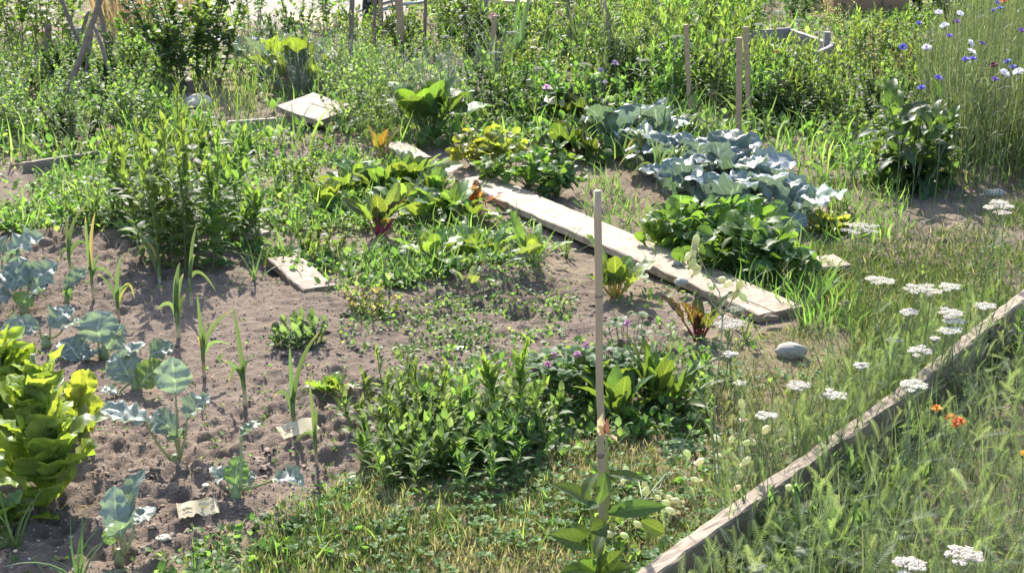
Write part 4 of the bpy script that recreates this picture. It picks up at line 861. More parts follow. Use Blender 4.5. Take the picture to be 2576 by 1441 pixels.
# ---------------------------------------------------------------- herbs and tall weeds
GRN = [(.08, .145, .028), (.065, .12, .025), (.10, .17, .03), (.125, .19, .04)]
def herb_mb(seed, nst=5, h=.5, spread=.1, lean=.15, tpl=LANCE, nleaf=40, L=.06, cols=GRN, e0=-5, e1=60, start=.12, taper=.5, nbr=0, scol=(.14, .18, .06), r=.003, wide=1.0, tipcol=None, brl=.35):
    global rng
    keep = rng; rng = np.random.default_rng(seed); fm, sm = MB(), MB()
    def stem(p0, p1, n_, hh, rr, t0):
        pts = curve(p0, p1, 0, 6, rng.normal(0, .03, 3) * hh); sm.tube(pts, np.linspace(rr, rr * .4, 6), np.asarray(scol) * (.8 + .4 * rng.random()), 4, False)
        t = t0 + (1 - t0) * (np.arange(n_) + rng.random(n_)) / n_; k = np.minimum((t * 5).astype(int), 4); f = (t * 5 - k)[:, None]
        pos = pts[k] * (1 - f) + pts[k + 1] * f; az = np.arange(n_) * 2.4 + rng.normal(0, .4, n_); e = np.radians(e0 + (e1 - e0) * t + rng.normal(0, 14, n_))
        d = np.stack([np.cos(az) * np.cos(e), np.sin(az) * np.cos(e), np.sin(e)], 1); up = np.stack([-d[:, 0], -d[:, 1], 1.2 + 0 * t], 1) + .35 * rng.standard_normal((n_, 3))
        c = pick(cols, n_, .28)
        if tipcol is not None: w = (np.clip((t - .75) * 4, 0, 1))[:, None]; c = c * (1 - w) + np.asarray(tipcol) * w
        fm.inst(tpl, pos, d, up, L * (1 - taper * np.maximum(0, t - .25)) * (.65 + .6 * rng.random(n_)), c, wide)
    for i in range(nst):
        a = i * 2.4 + rng.random(); q_ = spread * math.sqrt((i + .5) / nst); p0 = np.array([math.cos(a) * q_, math.sin(a) * q_, -.03])
        hh = h * (.7 + .35 * rng.random()); p1 = p0 + np.array([math.cos(a) * lean * hh * q_ / max(spread, .01), math.sin(a) * lean * hh * q_ / max(spread, .01), hh]) + rng.normal(0, .05 * hh, 3)
        stem(p0, p1, nleaf, hh, r, start)
        for b in range(nbr):
            f = .25 + .55 * rng.random(); s_ = p0 * (1 - f) + p1 * f; a2 = rng.random() * 6.28; bl = hh * brl * (.5 + .7 * rng.random())
            stem(s_, s_ + np.array([math.cos(a2) * bl * .7, math.sin(a2) * bl * .7, bl * .75]), max(4, nleaf // 3), bl, r * .6, .1)
    rng = keep
    return fm, sm
def herb(name, label, cat, base, mat='leaf', group=None, **k):
    g = G(*base) if len(base) == 2 else np.asarray(base); r = thing(name, label, cat, g, group); fm, sm = herb_mb(**k)
    fm.build('foliage', M[mat], r); sm.build('stems', M['stem'], r); return r
# the tall weed clump left of centre
for i, (u, v, h, n, lab) in enumerate([(452, 680, .60, 5, 'tallest leafy weed in the clump behind the leeks'), (392, 655, .50, 4, 'leafy weed at the left front of the tall clump, over the arching leek'), (512, 662, .50, 4, 'leafy weed at the right of the tall clump, near the shaded board'), (340, 560, .38, 4, 'leafy weed leaning out at the back left of the tall clump'), (570, 560, .42, 4, 'leafy weed at the back right of the tall clump'), (470, 590, .60, 4, 'leafy weed in the shady middle of the tall clump'), (600, 610, .30, 3, 'lower weed at the far right foot of the tall clump')]):
    herb('leafy_weed', lab, 'weed', (u, v), group='tall leafy weeds of one clump', seed=200 + i, nst=n, h=h * .97, spread=.085, lean=.2, tpl=LANCE, nleaf=38, L=.085, e0=-20, e1=72, nbr=2, r=.0035, wide=1.25, cols=[(.08, .155, .035), (.065, .125, .03), (.10, .175, .04)], tipcol=(.14, .22, .035))
for i, (u, v, h, lab) in enumerate([(740, 470, .17, 'bright bushy herb between the tall weeds and the spinach'), (232, 575, .20, 'bushy bright weed at the back edge of the leek bed'), (810, 640, .14, 'grassy weed above the short soil-dusted board')]):
    herb('leafy_weed', lab, 'weed', (u, v), seed=220 + i, nst=9, h=h, spread=.08, lean=.4, tpl=OVATE, nleaf=24, L=.035, nbr=1, tipcol=(.12, .2, .03))
herb('sorrel', 'small bushy dark green sorrel plant on the bare soil left of centre', 'sorrel', (748, 868), seed=230, nst=20, h=.10, spread=.06, lean=.5, tpl=OVATE, nleaf=8, L=.042, e0=5, e1=65, taper=.2, cols=[(.08, .135, .055), (.10, .16, .07), (.065, .11, .04)])
herb('dry_weed', 'half dried branching weed in front of the grey stone', 'weed', (938, 782), seed=231, nst=16, h=.11, spread=.06, lean=.6, tpl=SMALL, nleaf=12, L=.028, nbr=2, cols=[(.11, .16, .045), (.13, .18, .05), (.22, .17, .09)], scol=(.25, .18, .1))
COMF = leaf(10, 4, .19, .75, .7, .25, .4, 1.5, .14, 4, 0, 5, 0, .4, 5)
for (u, v, h_, n_, lab) in [(2285, 482, .44, 7, 'big drooping comfrey with long dark leaves below the cornflowers'), (2345, 462, .40, 5, 'narrower comfrey standing just right of the biggest one'), (2235, 468, .22, 3, 'lower comfrey at the left of the biggest one, over the path')]:
    herb('comfrey', lab, 'comfrey', (u, v), 'broad', seed=232 + n_, nst=n_, h=h_, spread=.07, lean=.25, tpl=COMF, nleaf=12, L=.175, e0=-45, e1=62, start=.08, taper=.35, r=.006, cols=[(.035, .065, .022), (.055, .095, .026), (.045, .075, .035), (.075, .12, .03)], scol=(.12, .16, .07))
# vetch and mallow clump in front
vg = 'vetch stems of the near clump'
for i in range(17):
    u, v = 985 + 27 * i + rng.normal(0, 14), 1130 + rng.normal(0, 45) + (20 if 4 < i < 13 else 0)
    if i > 12: u, v = 950 + (i - 13) * 95, 1075 + rng.normal(0, 14)
    herb('vetch', 'vetch stem with lance-shaped leaves in the near clump left of the bamboo cane', 'vetch', (u, v), group=vg, seed=240 + i, nst=6, h=.155, spread=.075, lean=.35, tpl=LANCE if i % 3 else OVATE, nleaf=20, L=.052, e0=5, e1=65, nbr=1, r=.0022, wide=1.3 if i % 3 else .8, cols=[(.09, .16, .04), (.075, .135, .035), (.11, .18, .04), (.13, .18, .08)])
herb('tall_weed', 'tallest weed of the near clump, with a dense yellow-green top', 'weed', (1285, 1120), seed=270, nst=2, h=.30, spread=.02, lean=.3, tpl=LANCE, nleaf=44, L=.06, e0=10, e1=72, nbr=2, start=.35, wide=1.1, tipcol=(.15, .23, .03))
herb('tall_weed', 'upright weed with folded pointed leaves at the left of the near clump', 'weed', (1090, 1060), seed=271, nst=2, h=.19, spread=.03, lean=.2, tpl=LANCE, nleaf=14, L=.07, e0=30, e1=80, wide=1.2)
# clover clump with pink heads
def clover_plant(label, base, n, heads, seed):
    g = G(*base); r = thing('red_clover', label, 'clover', g, 'red clover plants'); rs = np.random.default_rng(seed); fm, sm = MB(), MB()
    for i in range(n):
        a = rs.random() * 6.28; q_ = .11 * math.sqrt(rs.random()); hh = .04 + .11 * rs.random() * (1 - q_ * 3); p = np.array([math.cos(a) * q_, math.sin(a) * q_, hh])
        sm.tube(curve(p * [.6, .6, -.05], p, 0, 4), .0011, (.15, .2, .07), 3, False); clover(fm, p[None], np.array([.021 + .012 * rs.random()]), np.array([(.06, .115, .035)]) * (.7 + .7 * rs.random()))
    fm.build('foliage', M['leaf'], r); 
    for (u, v) in heads:
        c = T(u, v, g[1] + rs.normal(0, .04)) - g; sm.tube(curve((c[0] * .5, c[1] * .6, 0), c, 0, 5), .0012, (.15, .2, .07), 4, False)
        h_ = MB(); k = 46; dr = rdir(k, -30, 90); h_.inst(SMALL, np.tile(c, (k, 1)) + dr * .003, dr, rng.standard_normal((k, 3)), .0105, pick([(.42, .16, .34), (.52, .28, .45), (.34, .12, .25)], k), .8); h_.build('flower_head', M['petal'], r)
    sm.build('stems', M['stem'], r)
clover_plant('red clover with six pink heads behind the bamboo cane, left half', (1410, 1015), 80, [(1345, 930), (1378, 918), (1393, 896), (1428, 904), (1452, 892), (1474, 870)], 1)
clover_plant('red clover with two dull pink heads, right half behind the bamboo cane', (1515, 1000), 70, [(1532, 888), (1322, 1003)], 2)
clover_plant('small clover with a purple head between plank and bamboo cane', (1580, 905), 14, [(1578, 814)], 3)
# dock / plantain clump
for (u, v, n, L, w, e0, lab, sd) in [(1640, 1020, 16, .20, .04, 45, 'broad grassy plantain with long upright leaves right of the clover', 1), (1560, 1060, 11, .17, .06, 25, 'dock with jagged drooping leaves beside the bamboo cane', 2), (1700, 1030, 12, .15, .03, 20, 'plantain with arching striped leaves at the right of the clump', 3), (1480, 1010, 9, .17, .05, 25, 'dock with a folded yellow-green leaf left of the bamboo cane', 4)]:
    rosette('plantain' if w < .045 else 'dock', lab, 'weed', (u, v), n, L, w, 'broad', (.07, .125, .03), (.2, .25, .08), e0, 82, .25, None, .8, .75, .8, .3, .12, .15, 0, 300 + sd, .7, nl=12, nw=4)
rosette('fallen_leaf', 'pale fallen jagged leaf lying on the grass right of the bamboo cane', 'leaf', (1650, 1132), 1, .11, .055, 'glauc', (.19, .24, .17), (.3, .33, .2), 8, 10, .1, None, .9, .6, .4, .1, .2, .5, .12, 310, az0=[-.4])
# lily by the bamboo cane: leaf positions read from the photo
def C6(x, y): return 1207.5 + .3129 * x, 990 + .3129 * y
g = G(1500, 1478); lily = thing('lily', 'lily with broad dark leaves and one withered red-yellow flower, tied to the bamboo cane', 'lily', g)
def L6(x, y, dy=0.0): return T(*C6(x, y), g[1] + dy) - g
sm = MB(); stp = np.array([L6(935, 1500), L6(945, 1400), L6(980, 1200), L6(1010, 1000), L6(1025, 800), L6(1022, 560), L6(1018, 330)]); sm.tube(stp, np.linspace(.0062, .0032, 7), np.linspace(0, 1, 7)[:, None] * np.array([(.02, .04, 0)]) + np.array([(.2, .24, .07)]), 8); sm.build('stem', M['stem'], lily)
for i, (a, b, dy, w, up) in enumerate([((930, 900), (572, 722), -.02, .040, (.2, -.5, .9)), ((945, 640), (822, 845), -.03, .032, (-.8, -.5, .4)), ((1005, 620), (948, 890), -.04, .036, (.3, -1, .3)), ((950, 885), (848, 920), -.03, .022, (0, -.6, .8)), ((870, 1215), (570, 1135), -.04, .048, (.1, -.75, .7)),
        ((1015, 1060), (880, 1110), -.04, .040, (.1, -.8, .5)), ((1015, 1110), (925, 1300), -.05, .03, (-.6, -.8, .3)), ((1025, 650), (1340, 705), .02, .028, (0, -.4, 1)), ((1020, 960), (1500, 905), .0, .040, (0, -.7, .7)), ((1290, 1020), (1485, 1120), .02, .034, (.2, -.9, .4)), ((1090, 1020), (1195, 860), .02, .036, (.5, -.8, .3)),
        ((930, 1430), (780, 1330), -.05, .034, (.4, -.8, .5)), ((960, 1425), (1140, 1262), -.04, .042, (-.4, -.9, .4)), ((850, 1200), (735, 1040), .02, .04, (.6, -.6, .5)), ((900, 1330), (880, 930), .05, .045, (.9, -.7, .1)), ((925, 1440), (640, 1440), -.06, .04, (.1, -.6, .9)), ((960, 1440), (1215, 1400), -.03, .04, (0, -.7, .8))]):
    big_leaf('broad', lily, L6(*a), L6(*b, dy), w, (.06, .105, .028), up, .5, .32, .05, .12, .9, .8, 400 + i, 10, 6, 0)
fl = MB()
for i, (a, b, w, c) in enumerate([((1010, 330), (985, 150), .018, (.55, .42, .2)), ((1000, 330), (960, 200), .02, (.5, .36, .2)), ((1015, 320), (1020, 190), .014, (.15, .06, .035)), ((1020, 330), (1108, 385), .017, (.5, .38, .2)), ((1005, 335), (955, 330), .018, (.6, .5, .22)), ((1010, 330), (990, 240), .016, (.16, .07, .04))]):
    tpl = leaf(6, 4, .3, .9, .7, .4, .4, 1.0, .3, 3, 0, 5, 0, .4, i); p0, p1 = L6(*a), L6(*b, rng.normal(0, .008)); fl.inst(tpl, [p0], [p1 - p0], [(.3 * (i - 2), -.6, .6)], np.linalg.norm(p1 - p0), [c], w / .03)
fl.build('withered_flower', M['petal'], lily)
# ---------------------------------------------------------------- bladder campion
PODC = [(.66, .66, .36), (.72, .70, .44), (.60, .63, .32)]
def pod_mesh(par, p, d, s):
    n, m = 8, 12; t = np.linspace(0, 1, n + 1); rr = .29 * np.sin(PI * np.clip(t * .93 + .05, 0, 1)) ** .62; rr[-1] = .06; a = np.arange(m) * 2 * PI / m
    V = np.array([[rr[i] * (1 + .09 * math.cos(5 * q_)) * math.cos(q_), t[i], rr[i] * (1 + .09 * math.cos(5 * q_)) * math.sin(q_)] for i in range(n + 1) for q_ in a])
    F = [(i * m + k, i * m + (k + 1) % m, (i + 1) * m + (k + 1) % m, (i + 1) * m + k) for i in range(n) for k in range(m)] + [(0, k, k + 1, 0) for k in range(1, m - 1)]
    st = np.zeros((len(V), 2)); mb = MB(); mb.inst((V, np.array(F), st), [p], [d], [rng.standard_normal(3)], s, pick(PODC, 1, .12))
    if rng.random() < .55:
        k = 6; mb.inst(SMALL, np.tile(p + nrm(np.array(d, float)) * s * .95, (k, 1)), nrm(np.array(d, float)) + .8 * rng.standard_normal((k, 3)), rng.standard_normal((k, 3)), s * .45, pick([(.5, .4, .25), (.6, .55, .45), (.35, .25, .15)], k))
    mb.build('pod', M['petal'], par)
def campion(label, base, stems, pods, leaves=(), size=.026, side=None):
    g = G(*base); r = thing('bladder_campion', label, 'campion', g, 'bladder campion plants'); sm = MB()
    def P_(q):
        p = T(q[0], q[1], g[1] + (q[2] if len(q) > 2 else 0))
        return (p if p[2] > .05 else P(q[0], q[1], .05)) - g
    nodes = []
    for s in stems:
        pts = np.array([P_(q) for q in s]); k = len(pts); 
        fine = np.vstack([pts[i] * (1 - t) + pts[i + 1] * t for i in range(k - 1) for t in (0, .34, .67)] + [pts[-1:]]); nodes.append(fine)
        sm.tube(fine, np.linspace(.0021, .0012, len(fine)), (.24, .28, .13), 5)
    al = np.vstack(nodes)
    for q in pods:
        p = P_(q); i = np.argmin(np.linalg.norm(al - p, axis=1) + .5 * np.maximum(0, p[2] - al[:, 2])); s = al[i]; d = p - s
        dirn = nrm(np.array([d[0] * .6 + rng.normal(0, .004), rng.normal(0, .01), -.012 + rng.normal(0, .012)])); st = p - dirn * size * .5
        sm.tube(curve(s, st, .008, 5), .0010, (.3, .32, .15), 4, False); pod_mesh(r, st, dirn, size * (.85 + .3 * rng.random()))
    for i, (a, b, w, up) in enumerate(leaves): big_leaf('broad', r, P_(a), P_(b), w, (.09, .15, .06), up, .4, .25, .05, .1, .9, .75, 500 + i, 8, 4, 0)
    sm.build('stems', M['stem'], r)
c6 = lambda L_: [C6(*q) for q in L_]
campion('tallest bladder campion: one long stem rising past the plank with pale pods at its top', (1818, 1330), [[(1818, 1330), (1806, 1150), (1797, 1024), (1812, 880), (1818, 796), (1810, 735), (1775, 680), (1745, 610)], [(1818, 796), (1850, 740), (1862, 705)], [(1818, 796), (1790, 760), (1782, 740)]],
        [(1747, 618), (1730, 646), (1744, 636), (1752, 603), (1742, 658), (1753, 681), (1817, 703), (1830, 715), (1861, 715), (1849, 740), (1868, 746), (1748, 672), (1790, 722)], [((1820, 1322), (1765, 1262), .03, (.8, -.7, .2)), ((1826, 1330), (1838, 1385, -.05), .04, (-.2, -1, .2)), ((1815, 1345), (1845, 1300, .02), .035, (-.9, -.6, .2))])
campion('bladder campion bent down to the left across the lily, hung with many pods', (1808, 1250), [[(1808, 1250), (1790, 1100), (1786, 1006), (1740, 1080), (1677, 1190), (1617, 1259), (1575, 1310), (1545, 1330)], [(1677, 1190), (1660, 1225), (1640, 1236)], [(1617, 1259), (1605, 1200), (1575, 1180)]],
        c6([(1175, 615), (1155, 700), (1325, 740), (1435, 835), (1530, 840), (1575, 860), (1500, 880), (1530, 940), (1195, 925), (1270, 1050), (1035, 1130), (1165, 1140), (1665, 480), (1770, 545), (1735, 690), (1335, 780), (1240, 960)]))
campion('bladder campion lying in the grass right of the cane, pods on the dry lawn', (1905, 1300), [[(1905, 1300), (1880, 1220), (1850, 1170), (1815, 1130)], [(1880, 1220), (1900, 1150), (1890, 1110)], [(1850, 1170), (1865, 1060), (1862, 1020)]],
        c6([(1925, 510), (1975, 570), (2050, 525), (2140, 540), (2080, 655), (2065, 760), (2020, 375), (2200, 390), (2145, 395), (2105, 80), (2110, 160), (1905, 355)]))
campion('bladder campion growing over the bed board, with two pods before it', (1960, 1400), [[(1960, 1400), (1950, 1300), (1930, 1230)], [(1955, 1350), (1975, 1260), (1985, 1225)]], [(1939, 1232), (1984, 1226), (1927, 1080)], [((1955, 1400), (1905, 1330), .03, (.7, -.7, .3)), ((1965, 1395), (2010, 1330, .03), .028, (-.6, -.8, .3)), ((1960, 1380), (1975, 1320, .02), .026, (-.2, -1, .2))])
campion('bladder campion standing behind the clover with pods above the plantain', (1640, 985), [[(1640, 985), (1642, 920), (1640, 845)], [(1642, 920), (1682, 860), (1698, 838)], [(1642, 930), (1672, 915)]], [(1639, 850), (1643, 878), (1640, 866), (1681, 867), (1703, 867), (1697, 842), (1668, 910)])
# ---------------------------------------------------------------- yarrow
def yarrow(label, u, v, wpx, h, lean=(0, 0), group='white flowered yarrow stems', col=(.62, .60, .52), dome=.12, ly=0.0):
    c = P(u, v, h); b = np.array([c[0] + lean[0], c[1] + lean[1], 0]); b[2] = float(gz(b[0], b[1])); s0 = FPX / (c[1] * cp - (c[2] - CAMH) * sp); R = wpx / s0 / 2
    r = thing('yarrow', label, 'yarrow', b, group); q = c - b; rs = np.random.default_rng(int(u * 7 + v)); sm = MB(); j = q * [1, 1, 1] - [0, 0, R * 1.3]
    sm.tube(curve((0, 0, -.02), j, 0, 8, rs.normal(0, .012, 3)), np.linspace(.0022, .0015, 8), (.17, .21, .10), 5); k = 9; hd = MB()
    V, F, t_ = ico(1, 3, .1, .55)
    for i in range(k):
        a = i * 2.4; rr = R * math.sqrt((i + .4) / k) * .92; o = q + np.array([math.cos(a) * rr, math.sin(a) * rr, -dome * rr * rr / R + rs.normal(0, R * .06)]); sm.tube(curve(j, o - [0, 0, .003], 0, 4, (o - q) * .12), .0008, (.2, .24, .12), 4, False)
        m = 44; aa = rs.random(m) * 6.28; r2 = R * .36 * np.sqrt(rs.random(m)); pos = o + np.stack([np.cos(aa) * r2, np.sin(aa) * r2, rs.normal(0, .0006, m) - .2 * r2 * r2 / R], 1)
        hd.inst((V, F, t_), pos, rdir(m, -15, 15), UP + .3 * rs.standard_normal((m, 3)), .0017 + .0012 * rs.random(m), np.asarray(col) * (.86 + .2 * rs.random((m, 1))))
    n = 8; tt = .08 + .8 * rs.random(n); lv = MB(); lv.inst(FEATH, q * tt[:, None] * [1, 1, .9], rdir(n, 15, 65), UP, .05 + .05 * rs.random(n), pick([(.075, .13, .04), (.10, .155, .05)], n))
    hd.build('flower_head', M['petal'], r); lv.build('foliage', M['leaf'], r); sm.build('stem', M['stem'], r)
for (u, v, w, h, lab) in [(2162, 571, 96, .34, 'yarrow with the widest flat head, right below the yellow lettuce'), (2512, 508, 46, .40, 'yarrow with the topmost white head at the right edge of the path'), (2492, 520, 40, .38, 'yarrow with a small white head left of the topmost one'), (2530, 518, 40, .36, 'yarrow with a white head right of the topmost one'), (2520, 533, 46, .35, 'yarrow with a thin white head under the topmost cluster'),
        (2211, 702, 74, .34, 'yarrow with a domed white head in the path grass, left of a row of three'), (2308, 722, 76, .33, 'yarrow with a long flat head, middle of a row of three above the bed board'), (2342, 732, 52, .31, 'yarrow with a flat head just under the middle one of the row'), (2388, 719, 54, .34, 'yarrow with a white head at the right of the row of three'), (2477, 767, 54, .30, 'yarrow nearest the upper end of the bed board'),
        (2285, 783, 46, .28, 'yarrow with a thin edge-on head below the row of three'), (2390, 783, 62, .30, 'yarrow with two-part head, top of the three stacked heads'), (2397, 804, 54, .28, 'yarrow head in the middle of the three stacked heads'), (2388, 828, 60, .27, 'yarrow with bright head, lowest of the three stacked heads'), (2312, 876, 60, .30, 'yarrow with a lumpy white head just left of the upper bed board'),
        (2250, 853, 44, .25, 'yarrow with greenish small head left of the lumpy one'), (2352, 850, 26, .24, 'yarrow with a tiny head beside the upper bed board'), (2007, 967, 62, .24, 'yarrow with a full white head in the lawn below the grey stone'), (2098, 990, 60, .24, 'yarrow with a loose white head in the lawn, left of the bed board'), (2296, 966, 70, .36, 'yarrow with a large white head standing in front of the bed board'),
        (1926, 1042, 56, .22, 'yarrow with an open loose head above the campion pods'), (1832, 808, 74, .25, 'yarrow with a broad head before the square plank end'), (1850, 776, 42, .26, 'yarrow with a greenish head overlapping the plank end'), (1838, 888, 36, .20, 'yarrow with a small bright head left of the grey stone'), (2165, 918, 36, .26, 'yarrow with a small pinkish head right of the grey stone'), (1862, 962, 30, .16, 'yarrow with a low tiny head in the shade left of the full white one'),
        (2286, 1412, 84, .42, 'yarrow with lumpy white heads at the bottom edge, left of the other big one'), (2424, 1388, 96, .44, 'largest nearest yarrow, with lumpy bright heads at the bottom right'), (2018, 1385, 40, .20, 'yarrow with unopened greenish head in front of the bed board'), (1905, 1425, 44, .16, 'yarrow with a fading cream head at the bottom edge by the bed board')]:
    green = 'greenish' in lab or 'fading' in lab; yarrow(lab, u, v, w, h, (rng.normal(0, .025), rng.normal(0, .02)), col=(.42, .44, .28) if green else (.80, .76, .65), dome=.3 if 'lumpy' in lab else .12)
# feathery yarrow foliage of the near bed
NEAR = [(1720, 1500), (2040, 1290), (2430, 975), (2750, 720), (2900, 760), (2900, 1700), (1650, 1700)]
def hfac(u, v): return np.clip(((u - 1640) * .597 + (v - 1441) * .802 - 30) / 260, .22, 1)
mb = MB()
u, v, p = scatter(10500, [NEAR], 1600, 2900, 690, 1700, lambda u, v, x, y: .35 + .65 * vn(x * 5, y * 5, 81)); k = len(p); p[:, 2] += (.02 + .20 * rng.random(k) ** 1.3) * hfac(u, v)
mb.inst(FEATH, p, rdir(k, -15, 75), UP + .5 * rng.standard_normal((k, 3)), .03 + .065 * rng.random(k), pick([(.11, .16, .075), (.14, .19, .10), (.18, .22, .13), (.08, .12, .055)], k), 1.1)
u, v, p = scatter(5200, [[(1950, 1190), (2010, 1140), (2080, 1200), (2000, 1290)], [(2070, 1120), (2150, 1040), (2260, 960), (2300, 1010), (2160, 1150), (2110, 1170)], [(2380, 880), (2430, 840), (2470, 880), (2410, 940)], [(1800, 1330), (1850, 1300), (1880, 1380), (1820, 1420)]], 1700, 2500, 800, 1500); k = len(p); p[:, 2] += .05 + .15 * rng.random(k)
mb.inst(FEATH, p, rdir(k, -15, 75), UP + .5 * rng.standard_normal((k, 3)), .03 + .05 * rng.random(k), pick([(.09, .14, .055), (.12, .17, .075)], k), 1.1)
tag(mb.build('yarrow_foliage', M['leaf']), 'feathery green yarrow leaves crowding the near bed beyond the board', 'foliage', kind='stuff')
mb = MB()
u, v, p = scatter(2300, [NEAR], 1600, 2900, 690, 1700); k = len(p)
mb.inst(GRASS3, p, rdir(k, 62, 90), rng.standard_normal((k, 3)), (.08 + .24 * rng.random(k)) * np.maximum(hfac(u, v), .35 + .5 * (rng.random(k) > .9)), pick([(.10, .15, .06), (.13, .18, .08), (.16, .19, .10)], k), .22)
u, v, p = scatter(700, [NEAR], 1600, 2900, 690, 1700); k = len(p)
mb.inst(GRASS, p, rdir(k, 25, 80), rng.standard_normal((k, 3)), (.06 + .10 * rng.random(k)) * hfac(u, v), pick([(.08, .14, .035), (.10, .16, .04), (.24, .21, .12)], k, .25, [.5, .4, .1]), .8)
u, v, p = scatter(1500, [[(1950, 1000), (2150, 860), (2450, 700), (2600, 700), (2700, 740), (2380, 930), (2100, 1150)]], 1900, 2800, 480, 1200); k = len(p)
mb.inst(GRASS3, p, rdir(k, 60, 90), rng.standard_normal((k, 3)), .06 + .12 * rng.random(k), pick([(.085, .14, .04), (.11, .165, .05)], k), .3)
tag(mb.build('meadow_stems', M['grass']), 'thin upright green stems and grass blades around the yarrow', 'grass', kind='stuff')
protos = {}
def proto(key, **k): protos[key] = k
def plant_many(key, name, label, cat, spots, hs=(.8, 1.2), nvar=2, group=None):
    ks = dict(protos[key]); mat = ks.pop('mat'); ps = []
    for i, (x, y, *s) in enumerate(spots):
        g = np.array([x, y, float(gz(x, y))]); s = s[0] if s else hs[0] + (hs[1] - hs[0]) * rng.random()
        if i < nvar: o = herb(name, label, cat, g, mat, group, seed=abs(hash((key, label))) % 1 + 700 + 13 * i + len(label), **ks); o.scale = (s, s, s); ps.append(o)
        else: dup(ps[i % nvar], g, rng.random() * 6.28, s, label, group)
def spots(poly, d, vmin=-70, nmax=400, tries=6000):
    us = [q[0] for q in poly]; vs = [q[1] for q in poly]; y1, y0 = P(1288, max(vmin, min(vs)))[1], P(1288, max(vs))[1]; out = []
    for _ in range(tries):
        y = y0 + (y1 - y0) * rng.random(); v = uv_of(0, y)[1]; u = min(us) + (max(us) - min(us)) * rng.random()
        if not inpoly(u, v, poly): continue
        q = P(u, v)
        if all((q[0] - o[0]) ** 2 + (q[1] - o[1]) ** 2 > d * d for o in out): out.append((q[0], q[1]))
        if len(out) >= nmax: break
    return out
# feathery yarrow plants without flowers, some leaning over the board
proto('yar', mat='leaf', nst=5, h=.24, spread=.06, lean=.5, tpl=FEATH, nleaf=9, L=.075, e0=0, e1=72, nbr=0, start=.05, r=.0018, cols=[(.10, .15, .065), (.13, .18, .085), (.17, .21, .12)], scol=(.17, .21, .10))
plant_many('yar', 'yarrow_plant', 'feathery yarrow plant without flowers in the near bed', 'yarrow', spots([(2150, 1300), (2500, 1000), (2720, 850), (2720, 1600), (1950, 1600), (1900, 1480)], .105), (.7, 1.15), 4, 'flowerless yarrow plants of the near bed')
plant_many('yar', 'yarrow_plant', 'low feathery yarrow growing against the bed board', 'yarrow', [tuple(P(u_ + rng.normal(0, 14), v_ + rng.normal(0, 14))[:2]) for u_, v_ in [(1990, 1270), (2020, 1260), (2050, 1225), (2100, 1190), (2150, 1150), (2180, 1130), (2215, 1105), (2240, 1080), (2265, 1060), (2300, 1040), (2330, 1010), (2420, 945), (2450, 925), (2540, 850), (1890, 1360), (1850, 1400), (1760, 1450), (2080, 1100), (2130, 1060), (2200, 1010), (2270, 960), (2160, 980), (2010, 1120), (2330, 900)]], (.5, .95), 3, 'yarrow against the bed board')
sp_ = []
for t_ in np.linspace(.28, .86, 44):
    d_ = 12 + 70 * rng.random(); sp_.append((*P(1650 + 926 * t_ + .6 * d_ + rng.normal(0, 8), 1435 - 690 * t_ + .8 * d_)[:2], .85 + .65 * rng.random() * (1 if abs(t_ - .55) < .22 else .4)))
plant_many('yar', 'yarrow_plant', 'feathery yarrow plant standing in front of the bed board, hiding part of it', 'yarrow', sp_, (1, 1), 4, 'yarrow in front of the bed board')
proto('tuft', mat='grass', nst=1, h=.02, spread=.01, lean=.1, tpl=leaf(6, 2, .022, .3, .8, .4, .3, 1.2), nleaf=11, L=.17, e0=35, e1=86, start=.0, taper=.1, cols=[(.10, .17, .045), (.13, .20, .06), (.09, .15, .04)])
plant_many('tuft', 'grass_tuft', 'loose tuft of long weedy grass between the crops', 'grass tuft', [tuple(P(*q)[:2]) for q in [(195, 1465), (35, 1390), (668, 665), (790, 600), (745, 590), (610, 480), (160, 400), (60, 400), (640, 700), (1005, 700), (1018, 725), (1750, 700), (2000, 660), (2010, 830), (1480, 560), (330, 615), (880, 700), (1075, 505), (700, 500), (1290, 560), (1420, 640), (930, 660), (2060, 760), (1880, 870)]], (.7, 1.2), 4, 'grass tufts between the crops')
# herbs in the near bed
for i, (u, v, lab) in enumerate([(1985, 1455, 'grey-green leafy plant at the bottom edge before the bed board'), (2060, 1430, 'blue-green pinks-like plant with narrow leaves before the bed board'), (2540, 930, 'tall narrow leafed plant at the upper end of the bed board'), (2200, 1300, 'willow-leafed plant in the middle of the near bed')]):
    herb('leafy_plant', lab, 'plant', (u, v), seed=600 + i, nst=7, h=.20, spread=.09, lean=.3, tpl=LANCE, nleaf=18, L=.07, e0=20, e1=75, cols=[(.08, .135, .05), (.1, .15, .07)], wide=.9)
